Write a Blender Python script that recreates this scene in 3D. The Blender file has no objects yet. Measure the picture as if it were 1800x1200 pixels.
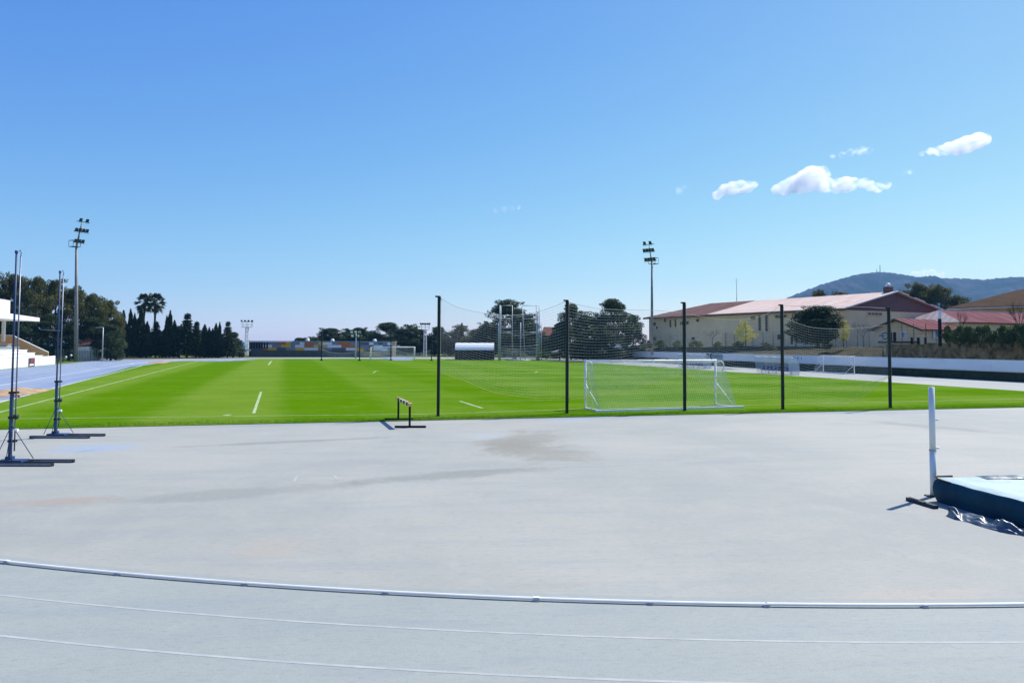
import bpy, math, random
import numpy as np
from mathutils import Vector, Matrix

SC = bpy.context.scene
COL = SC.collection
R = math.radians
random.seed(7)
RNG = np.random.default_rng(7)

# ------------------------------------------------------------------ camera
HC = 3.3
FPX = 1350.0
PITCH, ROLL = R(2.5), R(0.25)
PPY = 604.0 - FPX * math.tan(PITCH)
cam_d = bpy.data.cameras.new('camera')
cam_d.lens = 27.0
cam_d.sensor_width = 36.0
cam_d.shift_y = (PPY - 600.0) / 1800.0
cam_d.clip_end = 60000.0
cam = bpy.data.objects.new('camera', cam_d)
COL.objects.link(cam)
_F = Vector((0, math.cos(PITCH), math.sin(PITCH)))
_r0 = Vector((1, 0, 0))
_u0 = Vector((0, -math.sin(PITCH), math.cos(PITCH)))
_RT = _r0 * math.cos(ROLL) + _u0 * math.sin(ROLL)
_UP = -_r0 * math.sin(ROLL) + _u0 * math.cos(ROLL)
_m = Matrix((_RT, _UP, -_F)).transposed().to_4x4()
_m.translation = Vector((0, 0, HC))
cam.matrix_world = _m
SC.camera = cam
CAMLOC = Vector((0, 0, HC))


def ray(px, py):
    return _F + _RT * ((px - 900.0) / FPX) - _UP * ((py - PPY) / FPX)


def G(px, py, z=0.0):
    """the ground point seen at a photo position"""
    d = ray(px, py)
    t = (z - HC) / d.z
    return CAMLOC + d * t


def P(px, py, Y):
    """the point at forward distance Y seen at a photo position"""
    d = ray(px, py)
    return CAMLOC + d * (Y / d.y)


def PV(px, py, A, B):
    """the point on the vertical plane through A and B seen at a photo position"""
    d = ray(px, py)
    ab = Vector((B[0] - A[0], B[1] - A[1], 0))
    n = Vector((ab.y, -ab.x, 0))
    t = n.dot(Vector((A[0], A[1], 0)) - Vector((CAMLOC.x, CAMLOC.y, 0))) / n.dot(d)
    return CAMLOC + d * t


# field frame: u across the pitch to the right, v along the pitch away
GL, GR = G(1029, 719), G(1258, 712.5)
FO = (GL + GR) / 2
FA = math.atan2(0.284, 0.959)
FU = Vector((math.cos(FA), math.sin(FA), 0))
FV = Vector((-math.sin(FA), math.cos(FA), 0))


def W(u, v, z=0.0):
    p = FO + FU * u + FV * v
    return Vector((p.x, p.y, z))


def UV(p):
    d = Vector(p) - FO
    return d.dot(FU), d.dot(FV)


# ------------------------------------------------------------------ materials
def new_mat(name):
    m = bpy.data.materials.new(name)
    m.use_nodes = True
    nt = m.node_tree
    b = nt.nodes.get('Principled BSDF')
    return m, nt, b


def col4(c):
    return (c[0], c[1], c[2], 1.0)


def mat(name, c, rough=0.6, metal=0.0, c2=None, scale=3.0, bump=0.0, bscale=20.0, spec=0.5, stretch=None, detail=6.0):
    m, nt, b = new_mat(name)
    b.inputs['Base Color'].default_value = col4(c)
    b.inputs['Roughness'].default_value = rough
    b.inputs['Metallic'].default_value = metal
    b.inputs['Specular IOR Level'].default_value = spec
    N, L = nt.nodes, nt.links
    tc = N.new('ShaderNodeTexCoord')
    src = tc.outputs['Object']
    if stretch:
        mp = N.new('ShaderNodeMapping')
        mp.inputs['Scale'].default_value = stretch
        L.new(src, mp.inputs['Vector'])
        src = mp.outputs['Vector']
    if c2 is None:
        c2 = tuple(x * 0.72 for x in c)
    n = N.new('ShaderNodeTexNoise')
    n.inputs['Scale'].default_value = scale
    n.inputs['Detail'].default_value = detail
    n.inputs['Roughness'].default_value = 0.65
    L.new(src, n.inputs['Vector'])
    r = N.new('ShaderNodeValToRGB')
    r.color_ramp.elements[0].position = 0.35
    r.color_ramp.elements[0].color = col4(c2)
    r.color_ramp.elements[1].position = 0.68
    r.color_ramp.elements[1].color = col4(c)
    L.new(n.outputs['Fac'], r.inputs['Fac'])
    L.new(r.outputs['Color'], b.inputs['Base Color'])
    if bump > 0:
        n2 = N.new('ShaderNodeTexNoise')
        n2.inputs['Scale'].default_value = bscale
        n2.inputs['Detail'].default_value = 5
        L.new(src, n2.inputs['Vector'])
        bp = N.new('ShaderNodeBump')
        bp.inputs['Strength'].default_value = bump
        bp.inputs['Distance'].default_value = 0.05
        L.new(n2.outputs['Fac'], bp.inputs['Height'])
        L.new(bp.outputs['Normal'], b.inputs['Normal'])
    return m


def leaf_mat(name, c, c2, trans=0.25):
    m, nt, b = new_mat(name)
    N, L = nt.nodes, nt.links
    b.inputs['Roughness'].default_value = 0.6
    b.inputs['Specular IOR Level'].default_value = 0.25
    tc = N.new('ShaderNodeTexCoord')
    n = N.new('ShaderNodeTexNoise')
    n.inputs['Scale'].default_value = 0.9
    n.inputs['Detail'].default_value = 5
    L.new(tc.outputs['Object'], n.inputs['Vector'])
    r = N.new('ShaderNodeValToRGB')
    r.color_ramp.elements[0].position = 0.35
    r.color_ramp.elements[0].color = col4(c2)
    r.color_ramp.elements[1].position = 0.65
    r.color_ramp.elements[1].color = col4(c)
    L.new(n.outputs['Fac'], r.inputs['Fac'])
    L.new(r.outputs['Color'], b.inputs['Base Color'])
    t = N.new('ShaderNodeBsdfTranslucent')
    L.new(r.outputs['Color'], t.inputs['Color'])
    mx = N.new('ShaderNodeMixShader')
    mx.inputs['Fac'].default_value = trans
    L.new(b.outputs['BSDF'], mx.inputs[1])
    L.new(t.outputs['BSDF'], mx.inputs[2])
    L.new(mx.outputs['Shader'], N['Material Output'].inputs['Surface'])
    return m


class NG:
    """small helper for node maths on world position"""
    def __init__(self, nt):
        self.nt, self.N, self.L = nt, nt.nodes, nt.links
        self.pos = self.N.new('ShaderNodeNewGeometry').outputs['Position']

    def mapping(self, loc, rotz, scale):
        mp = self.N.new('ShaderNodeMapping')
        mp.vector_type = 'TEXTURE'
        mp.inputs['Location'].default_value = loc
        mp.inputs['Rotation'].default_value = (0, 0, rotz)
        mp.inputs['Scale'].default_value = scale
        self.L.new(self.pos, mp.inputs['Vector'])
        return mp.outputs['Vector']

    def noise(self, vec, scale, detail=6, rough=0.6, dist=0.0):
        n = self.N.new('ShaderNodeTexNoise')
        n.inputs['Scale'].default_value = scale
        n.inputs['Detail'].default_value = detail
        n.inputs['Roughness'].default_value = rough
        n.inputs['Distortion'].default_value = dist
        self.L.new(vec, n.inputs['Vector'])
        return n.outputs['Fac']

    def rng(self, v, a, b, c=0.0, d=1.0):
        m = self.N.new('ShaderNodeMapRange')
        m.interpolation_type = 'SMOOTHSTEP'
        m.inputs['From Min'].default_value = a
        m.inputs['From Max'].default_value = b
        m.inputs['To Min'].default_value = c
        m.inputs['To Max'].default_value = d
        self.L.new(v, m.inputs['Value'])
        return m.outputs['Result']

    def math(self, op, a, b=None):
        m = self.N.new('ShaderNodeMath')
        m.operation = op
        for i, x in enumerate((a, b)):
            if x is None:
                continue
            if isinstance(x, (int, float)):
                m.inputs[i].default_value = x
            else:
                self.L.new(x, m.inputs[i])
        return m.outputs[0]

    def mix(self, f, a, b):
        m = self.N.new('ShaderNodeMix')
        m.data_type = 'RGBA'
        if isinstance(f, (int, float)):
            m.inputs[0].default_value = f
        else:
            self.L.new(f, m.inputs[0])
        for i, x in ((6, a), (7, b)):
            if isinstance(x, tuple):
                m.inputs[i].default_value = col4(x)
            else:
                self.L.new(x, m.inputs[i])
        return m.outputs[2]

    def ellipse(self, p0, p1, width, grow=1.1):
        """soft mask along the segment p0-p1 on the ground"""
        c = (Vector(p0) + Vector(p1)) / 2
        d = Vector(p1) - Vector(p0)
        v = self.mapping((c.x, c.y, 0), math.atan2(d.y, d.x), (d.length / 2 * grow, width, 50))
        nz = self.N.new('ShaderNodeVectorMath')
        nz.operation = 'LENGTH'
        self.L.new(v, nz.inputs[0])
        wob = self.noise(self.pos, 0.55, 5, 0.65, 0.4)
        s = self.math('ADD', nz.outputs['Value'], self.math('MULTIPLY', self.math('SUBTRACT', wob, 0.5), 1.7))
        w2 = self.noise(self.pos, 3.4, 6, 0.75)
        s = self.math('ADD', s, self.math('MULTIPLY', self.math('SUBTRACT', w2, 0.5), 1.1))
        return self.rng(s, 1.05, 0.30)


# synthetic track surfaces -------------------------------------------------
def surface_mat(name, base, pale, tint, stains_blotches=True):
    m, nt, b = new_mat(name)
    g = NG(nt)
    big = g.noise(g.pos, 0.11, 5, 0.6, 0.3)
    # long faint streaks left by squeegees and feet, along the bend
    st = g.mapping((0, 0, 0), R(5), (4.5, 0.75, 1))
    streak = g.noise(st, 1.0, 7, 0.7)
    mid = g.noise(g.pos, 0.8, 7, 0.7)
    fine = g.noise(g.pos, 55.0, 3, 0.7)
    c = g.mix(g.rng(big, 0.36, 0.64), base, pale)
    c = g.mix(g.math('MULTIPLY', g.rng(streak, 0.46, 0.68), 0.45), c, tint)
    c = g.mix(g.math('MULTIPLY', g.rng(mid, 0.48, 0.70), 0.55), c, pale)
    if stains_blotches:
        brown = (0.235, 0.222, 0.168)
        grey = (0.208, 0.216, 0.186)
        blue = (0.31, 0.375, 0.45)
        for (a, bb, w, f, cc) in (
            ((40, 893), (700, 846), 0.75, 0.42, grey),
            ((560, 853), (985, 820), 0.75, 0.60, grey),
            ((865, 770), (1005, 815), 1.9, 0.62, brown),
            ((960, 752), (880, 800), 1.6, 0.65, brown),
            ((0, 884), (210, 876), 0.55, 0.75, (0.35, 0.29, 0.225)),
            ((420, 985), (520, 945), 0.75, 0.5, (0.40, 0.34, 0.27)),
            ((250, 789), (720, 766), 0.40, 0.55, grey),
            ((760, 750), (1120, 738), 0.9, 0.4, (0.42, 0.36, 0.29)),
            ((1500, 738), (1800, 764), 0.9, 0.5, grey),
            ((85, 800), (225, 778), 1.6, 0.7, blue),
            ((300, 752), (760, 738), 0.8, 0.55, (0.25, 0.285, 0.30)),
            ((800, 738), (1250, 729), 1.1, 0.65, (0.235, 0.285, 0.33)),
            ((1250, 728), (1800, 722), 1.1, 0.6, (0.25, 0.29, 0.33)),
            ((820, 770), (900, 762), 0.9, 0.5, (0.36, 0.42, 0.45)),
            ((950, 742), (1060, 736), 0.8, 0.6, blue),
            ((120, 798), (175, 788), 0.25, 0.6, (0.24, 0.31, 0.40)),  # small darker blue blotch inside the blue patch
            ((1450, 1050), (1790, 1040), 0.35, 0.45, (0.44, 0.37, 0.30)),
            ((900, 1032), (1100, 1022), 0.28, 0.4, (0.33, 0.32, 0.27)),
        ):
            msk = g.math('MULTIPLY', g.ellipse(G(*a), G(*bb), w), f)
            c = g.mix(msk, c, cc)
    # scuffs and fine mottling
    mot = g.noise(g.mapping((0, 0, 0), R(4), (1.6, 0.55, 1)), 9.0, 6, 0.75)
    c = g.mix(g.math('MULTIPLY', g.rng(mot, 0.48, 0.72), 0.52), c, tuple(x * 0.74 for x in base))
    mot2 = g.noise(g.pos, 5.0, 7, 0.8)
    c = g.mix(g.math('MULTIPLY', g.rng(mot2, 0.52, 0.74), 0.45), c, tuple(x * 1.12 for x in pale))
    # rubber granules
    c = g.mix(g.math('MULTIPLY', g.rng(fine, 0.45, 0.75), 0.4), c, tuple(x * 0.55 for x in base))
    g.L.new(c, b.inputs['Base Color'])
    b.inputs['Roughness'].default_value = 0.75
    b.inputs['Specular IOR Level'].default_value = 0.25
    bp = g.N.new('ShaderNodeBump')
    bp.inputs['Strength'].default_value = 0.25
    bp.inputs['Distance'].default_value = 0.01
    g.L.new(fine, bp.inputs['Height'])
    g.L.new(bp.outputs['Normal'], b.inputs['Normal'])
    return m


M = {}
M['surface'] = surface_mat('faded_rubber', (0.322, 0.328, 0.285), (0.398, 0.390, 0.326), (0.282, 0.310, 0.300))
M['lane'] = surface_mat('track_rubber', (0.300, 0.325, 0.292), (0.345, 0.362, 0.315), (0.245, 0.288, 0.300), stains_blotches=False)


def straight_mat():
    m, nt, b = new_mat('blue_track_rubber')
    g = NG(nt)
    v = g.mapping((0, 0, 0), FA, (1.1, 30, 1))
    s = g.noise(v, 1.0, 5, 0.6)
    n = g.noise(g.pos, 0.35, 6, 0.65)
    c = g.mix(g.rng(s, 0.4, 0.6), (0.205, 0.265, 0.36), (0.265, 0.32, 0.40))
    c = g.mix(g.math('MULTIPLY', g.rng(n, 0.5, 0.7), 0.5), c, (0.30, 0.335, 0.375))
    g.L.new(c, b.inputs['Base Color'])
    b.inputs['Roughness'].default_value = 0.7
    b.inputs['Specular IOR Level'].default_value = 0.3
    return m


M['straight'] = straight_mat()


def turf_mat():
    m, nt, b = new_mat('mown_turf')
    g = NG(nt)
    loc = g.mapping((FO.x, FO.y, 0), FA, (1, 1, 1))
    sp = g.N.new('ShaderNodeSeparateXYZ')
    g.L.new(loc, sp.inputs[0])
    u, v = sp.outputs['X'], sp.outputs['Y']
    wob = g.math('MULTIPLY', g.math('SUBTRACT', g.noise(g.pos, 0.5, 4), 0.5), 1.4)
    su = g.math('SINE', g.math('MULTIPLY', g.math('ADD', g.math('ADD', u, wob), 24.4), math.pi / 5.6))
    sv = g.math('SINE', g.math('MULTIPLY', g.math('ADD', g.math('ADD', v, wob), 2.0), math.pi / 5.6))
    a = g.rng(su, -0.55, 0.5)
    bb = g.rng(sv, -0.3, 0.3)
    # the mower's stripes show strongest on the left half
    left = g.rng(u, -9.0, -18.0, 0.42, 1.05)
    right = g.rng(u, -12.0, 4.0, 0.12, 0.42)
    mask = g.math('ADD', g.math('MULTIPLY', g.math('MULTIPLY', a, left), 0.62), g.math('MULTIPLY', bb, right))
    n1 = g.noise(g.pos, 0.28, 6, 0.65, 0.3)
    n2 = g.noise(g.pos, 2.6, 5, 0.7)
    n3 = g.noise(g.pos, 28.0, 4, 0.75)
    mask = g.math('ADD', mask, g.math('MULTIPLY', g.math('SUBTRACT', n1, 0.5), 0.9))
    mask = g.math('ADD', mask, g.math('MULTIPLY', g.math('SUBTRACT', n2, 0.5), 0.7))
    sw = g.noise(g.mapping((0, 0, 0), R(-8), (3.2, 0.5, 1)), 1.0, 6, 0.7)
    mask = g.math('ADD', mask, g.math('MULTIPLY', g.math('SUBTRACT', sw, 0.5), 0.9))
    mk = g.N.new('ShaderNodeClamp')
    g.L.new(mask, mk.inputs['Value'])
    c = g.mix(mk.outputs[0], (0.082, 0.186, 0.0008), (0.168, 0.260, 0.030))
    c = g.mix(g.rng(n3, 0.42, 0.78, 0, 0.5), c, (0.035, 0.115, 0.002))
    worn = g.math('MULTIPLY', g.rng(g.noise(g.pos, 0.9, 7, 0.75), 0.54, 0.76), 0.6)
    c = g.mix(worn, c, (0.20, 0.27, 0.06))
    g.L.new(c, b.inputs['Base Color'])
    b.inputs['Roughness'].default_value = 0.9
    b.inputs['Specular IOR Level'].default_value = 0.0
    bp = g.N.new('ShaderNodeBump')
    bp.inputs['Strength'].default_value = 0.5
    bp.inputs['Distance'].default_value = 0.04
    g.L.new(n3, bp.inputs['Height'])
    g.L.new(bp.outputs['Normal'], b.inputs['Normal'])
    return m


M['turf'] = turf_mat()
M['verge'] = mat('verge_grass', (0.13, 0.19, 0.03), 0.9, c2=(0.08, 0.13, 0.02), scale=0.6, spec=0.1)
M['line'] = mat('white_line_paint', (0.72, 0.74, 0.74), 0.7, c2=(0.5, 0.53, 0.54), scale=2.0, spec=0.3)
M['lane_line'] = mat('worn_line_paint', (0.47, 0.47, 0.415), 0.7, c2=(0.34, 0.36, 0.345), scale=3.0, spec=0.3)
M['old_line'] = mat('rubbed_line_paint', (0.45, 0.45, 0.41), 0.75, c2=(0.39, 0.395, 0.36), scale=3.0, spec=0.2)
M['pitch_line'] = mat('chalk_line', (0.50, 0.58, 0.40), 0.9, c2=(0.24, 0.36, 0.10), scale=1.6, spec=0.1)
M['sand'] = mat('pit_sand', (0.50, 0.36, 0.22), 0.95, c2=(0.30, 0.20, 0.12), scale=1.3, bump=0.8, bscale=4, spec=0.1)
M['soil'] = mat('dry_ground', (0.12, 0.13, 0.06), 0.95, c2=(0.16, 0.13, 0.09), scale=0.05, spec=0.1)
M['bank'] = mat('bank_earth', (0.105, 0.075, 0.034), 0.95, c2=(0.035, 0.04, 0.016), scale=0.9, bump=0.8, bscale=3, spec=0.1)
M['rail'] = mat('kerb_aluminium', (0.90, 0.87, 0.78), 0.55, c2=(0.78, 0.75, 0.67), scale=2.2, spec=0.5)
M['dark_steel'] = mat('dark_painted_steel', (0.012, 0.018, 0.024), 0.55, c2=(0.02, 0.025, 0.03), scale=9, spec=0.3)
M['lamp_body'] = mat('grey_blue_lamp_body', (0.045, 0.065, 0.085), 0.5, c2=(0.03, 0.045, 0.06), scale=5)
M['post_green'] = mat('black_green_paint', (0.008, 0.016, 0.012), 0.6, c2=(0.014, 0.022, 0.016), scale=5, spec=0.25)
M['navy_steel'] = mat('blue_painted_steel', (0.022, 0.065, 0.17), 0.5, c2=(0.03, 0.055, 0.12), scale=6, spec=0.35)
M['steel'] = mat('worn_steel', (0.22, 0.24, 0.30), 0.4, 0.5, c2=(0.14, 0.16, 0.22), scale=8)
M['galv'] = mat('galvanised_steel', (0.42, 0.44, 0.45), 0.5, 0.3, c2=(0.33, 0.35, 0.36), scale=4)
M['mast'] = mat('weathered_mast', (0.24, 0.24, 0.23), 0.6, 0.15, c2=(0.17, 0.17, 0.165), scale=1.5)
M['white'] = mat('white_paint', (0.84, 0.84, 0.82), 0.45, c2=(0.74, 0.74, 0.72), scale=3)
M['goal_white'] = mat('goal_enamel', (0.92, 0.91, 0.86), 0.4, c2=(0.80, 0.79, 0.75), scale=4)
M['net'] = mat('net_cord', (0.58, 0.58, 0.47), 0.8, c2=(0.42, 0.43, 0.34), scale=3, spec=0.2)
M['goal_net'] = mat('goal_net_cord', (0.78, 0.79, 0.70), 0.8, c2=(0.62, 0.64, 0.55), scale=3, spec=0.2)
M['rope'] = mat('yellow_rope', (0.62, 0.58, 0.16), 0.8, c2=(0.44, 0.42, 0.12), scale=5, spec=0.2)
M['wood_yellow'] = mat('yellow_beam_paint', (0.80, 0.52, 0.16), 0.6, c2=(0.62, 0.40, 0.12), scale=8)
M['wood_white'] = mat('cream_beam_paint', (0.82, 0.74, 0.52), 0.6, c2=(0.68, 0.60, 0.40), scale=8)
M['black'] = mat('black_paint', (0.010, 0.010, 0.011), 0.7, c2=(0.016, 0.016, 0.016), scale=6, spec=0.1)
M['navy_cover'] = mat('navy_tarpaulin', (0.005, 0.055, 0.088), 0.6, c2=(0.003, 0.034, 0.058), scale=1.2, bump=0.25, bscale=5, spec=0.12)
M['pale_cover'] = mat('pale_mat_cover', (0.44, 0.55, 0.53), 0.5, c2=(0.30, 0.42, 0.42), scale=1.6, bump=0.35, bscale=4, spec=0.5)  # paler top sheet of the landing mat
M['tarp'] = mat('crumpled_tarpaulin', (0.11, 0.14, 0.16), 0.36, c2=(0.02, 0.04, 0.07), scale=2.5, bump=0.3, bscale=12, spec=0.6)
M['upright'] = mat('grey_upright', (0.70, 0.72, 0.70), 0.45, c2=(0.62, 0.64, 0.62), scale=3)
M['cream'] = mat('cream_render', (0.95, 0.70, 0.42), 0.85, c2=(0.84, 0.58, 0.33), scale=0.35, spec=0.2, detail=8)
M['ochre'] = mat('ochre_render', (0.55, 0.36, 0.18), 0.85, c2=(0.46, 0.29, 0.14), scale=0.8, spec=0.2)
M['yellow_wall'] = mat('yellow_render', (0.60, 0.42, 0.16), 0.85, c2=(0.5, 0.34, 0.12), scale=0.7, spec=0.2)
M['purple_clad'] = mat('maroon_cladding', (0.20, 0.095, 0.095), 0.7, c2=(0.17, 0.08, 0.08), scale=0.8, spec=0.3)
M['window'] = mat('dark_glass', (0.018, 0.020, 0.024), 0.2, c2=(0.03, 0.03, 0.035), scale=1.5)
M['brick_trim'] = mat('brown_trim', (0.13, 0.07, 0.045), 0.8, c2=(0.09, 0.05, 0.035), scale=3)
M['stone'] = mat('brown_stone', (0.40, 0.275, 0.13), 0.95, c2=(0.07, 0.06, 0.032), scale=1.1, bump=1.0, bscale=5, spec=0.1, detail=9)
M['dark_wall'] = mat('shade_dark_concrete', (0.045, 0.055, 0.032), 0.95, c2=(0.022, 0.03, 0.018), scale=1.2, bump=0.6, bscale=5, spec=0.1)  # dark tone puts the shade of the turned-away face into the colour
M['panel'] = mat('barrier_panel', (0.80, 0.82, 0.84), 0.55, c2=(0.70, 0.73, 0.76), scale=0.5, stretch=(1, 0.2, 1))
M['panel_blue'] = mat('blue_banner', (0.36, 0.55, 0.68), 0.6, c2=(0.30, 0.48, 0.62), scale=1.0)
M['panel_teal'] = mat('grey_green_banner', (0.34, 0.42, 0.44), 0.6, c2=(0.26, 0.34, 0.38), scale=1.5)
M['ink_blue'] = mat('dark_blue_ink', (0.02, 0.06, 0.16), 0.6)
M['ink_green'] = mat('dark_green_ink', (0.03, 0.10, 0.07), 0.6)
M['red_ink'] = mat('red_ink', (0.42, 0.045, 0.07), 0.6)
M['poster'] = mat('charcoal_poster', (0.06, 0.045, 0.05), 0.6)
M['blue_board'] = mat('blue_notice_board', (0.16, 0.30, 0.58), 0.5)
M['seat_blue'] = mat('blue_plastic', (0.015, 0.02, 0.22), 0.4, c2=(0.012, 0.016, 0.17), scale=3)
M['terracotta'] = mat('terracotta_tile', (0.24, 0.10, 0.055), 0.85, c2=(0.15, 0.06, 0.035), scale=1.2, spec=0.15)
M['trunk'] = mat('grey_bark', (0.10, 0.08, 0.06), 0.95, c2=(0.06, 0.045, 0.035), scale=4, bump=0.6, bscale=8, spec=0.1)
M['pale_bark'] = mat('pale_bark', (0.26, 0.21, 0.16), 0.95, c2=(0.17, 0.14, 0.10), scale=4, bump=0.5, bscale=8, spec=0.1)
M['pine'] = leaf_mat('pine_needles', (0.15, 0.145, 0.038), (0.065, 0.08, 0.022), 0.32)
M['pine_dark'] = leaf_mat('dark_pine_needles', (0.062, 0.098, 0.034), (0.024, 0.046, 0.02), 0.25)
M['cypress'] = leaf_mat('cypress_scales', (0.038, 0.066, 0.028), (0.018, 0.036, 0.018), 0.2)
M['fir'] = leaf_mat('fir_needles', (0.042, 0.070, 0.030), (0.02, 0.038, 0.02), 0.2)
M['broad'] = leaf_mat('evergreen_leaf', (0.045, 0.075, 0.025), (0.018, 0.034, 0.014), 0.22)
M['hedge'] = leaf_mat('hedge_leaf', (0.11, 0.16, 0.04), (0.045, 0.08, 0.022), 0.35)
M['mimosa'] = leaf_mat('yellow_blossom', (0.62, 0.56, 0.08), (0.36, 0.36, 0.06), 0.4)
M['palm'] = leaf_mat('palm_frond', (0.075, 0.095, 0.035), (0.02, 0.03, 0.014), 0.2)
M['olive'] = leaf_mat('olive_leaf', (0.13, 0.14, 0.07), (0.06, 0.07, 0.035), 0.3)
M['blade'] = leaf_mat('grass_blade', (0.10, 0.22, 0.01), (0.05, 0.15, 0.005), 0.35)
M['fence_wire'] = mat('dull_fence_wire', (0.20, 0.19, 0.165), 0.8, c2=(0.13, 0.125, 0.11), scale=3, spec=0.1)
M['green_mesh'] = mat('green_fence_mesh', (0.012, 0.05, 0.032), 0.7, c2=(0.008, 0.035, 0.024), scale=2)
M['grey_wood'] = mat('bleached_planks', (0.40, 0.37, 0.32), 0.85, c2=(0.24, 0.21, 0.18), scale=2.2, stretch=(3, 3, 0.3))


def clear_mat():
    m, nt, b = new_mat('scuffed_clear_plastic')
    N, L = nt.nodes, nt.links
    b.inputs['Base Color'].default_value = (0.62, 0.70, 0.78, 1)
    b.inputs['Roughness'].default_value = 0.35
    t = N.new('ShaderNodeBsdfTransparent')
    mx = N.new('ShaderNodeMixShader')
    mx.inputs['Fac'].default_value = 0.38
    L.new(t.outputs['BSDF'], mx.inputs[1])
    L.new(b.outputs['BSDF'], mx.inputs[2])
    L.new(mx.outputs['Shader'], N['Material Output'].inputs['Surface'])
    return m


M['clear'] = clear_mat()


def roof_mat(name, c, c2, along, period=1.0):
    """ribbed sheet roof: ribs run down the slope, weathered patches"""
    m, nt, b = new_mat(name)
    g = NG(nt)
    v = g.mapping((0, 0, 0), math.atan2(along[1], along[0]), (1, 1, 1))
    sp = g.N.new('ShaderNodeSeparateXYZ')
    g.L.new(v, sp.inputs[0])
    rib = g.math('SINE', g.math('MULTIPLY', sp.outputs['X'], 2 * math.pi / period))
    sv = g.mapping((0, 0, 0), math.atan2(along[1], along[0]), (0.6, 6, 6))
    st = g.noise(sv, 1.0, 6, 0.7)
    n = g.noise(g.pos, 0.4, 6, 0.65)
    cc = g.mix(g.rng(st, 0.38, 0.66), c, c2)
    cc = g.mix(g.math('MULTIPLY', g.rng(n, 0.5, 0.72), 0.5), cc, tuple(x * 0.6 for x in c))
    cc = g.mix(g.rng(rib, 0.75, 1.0, 0, 0.45), cc, tuple(x * 0.55 for x in c))
    g.L.new(cc, b.inputs['Base Color'])
    b.inputs['Roughness'].default_value = 0.85
    b.inputs['Specular IOR Level'].default_value = 0.04
    bp = g.N.new('ShaderNodeBump')
    bp.inputs['Strength'].default_value = 0.6
    bp.inputs['Distance'].default_value = 0.08
    g.L.new(rib, bp.inputs['Height'])
    g.L.new(bp.outputs['Normal'], b.inputs['Normal'])
    return m


BD = Vector((-0.454, 0.891, 0))      # long side of the sports hall, away from the corner
BE = Vector((0.891, 0.454, 0))       # gable side, to the right
M['roof_pink'] = roof_mat('pink_sheet_roof', (0.64, 0.475, 0.38), (0.74, 0.585, 0.48), BD, 1.1)  # pink sheet of the hall roof, also on the low building's hip end
M['roof_brown'] = roof_mat('weathered_sheet_roof', (0.15, 0.075, 0.06), (0.22, 0.13, 0.11), BD, 1.1)
M['roof_red'] = roof_mat('red_sheet_roof', (0.135, 0.036, 0.044), (0.215, 0.090, 0.090), BE, 1.6)
M['roof_tan'] = roof_mat('old_tile_roof', (0.080, 0.044, 0.020), (0.110, 0.064, 0.030), BE, 0.5)


def mountain_mat():
    m, nt, b = new_mat('mountain_scrub')
    g = NG(nt)
    n = g.noise(g.pos, 0.012, 8, 0.7, 0.2)
    n2 = g.noise(g.pos, 0.035, 7, 0.8)
    c = g.mix(g.rng(n, 0.42, 0.62), (0.004, 0.008, 0.008), (0.060, 0.048, 0.062))
    c = g.mix(g.rng(n2, 0.47, 0.60), c, (0.004, 0.007, 0.006))
    g.L.new(c, b.inputs['Base Color'])
    b.inputs['Roughness'].default_value = 0.95
    b.inputs['Specular IOR Level'].default_value = 0.05
    return m


M['mountain'] = mountain_mat()
M['sea'] = mat('sea_water', (0.02, 0.07, 0.14), 0.25, c2=(0.018, 0.055, 0.12), scale=0.01)


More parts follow.
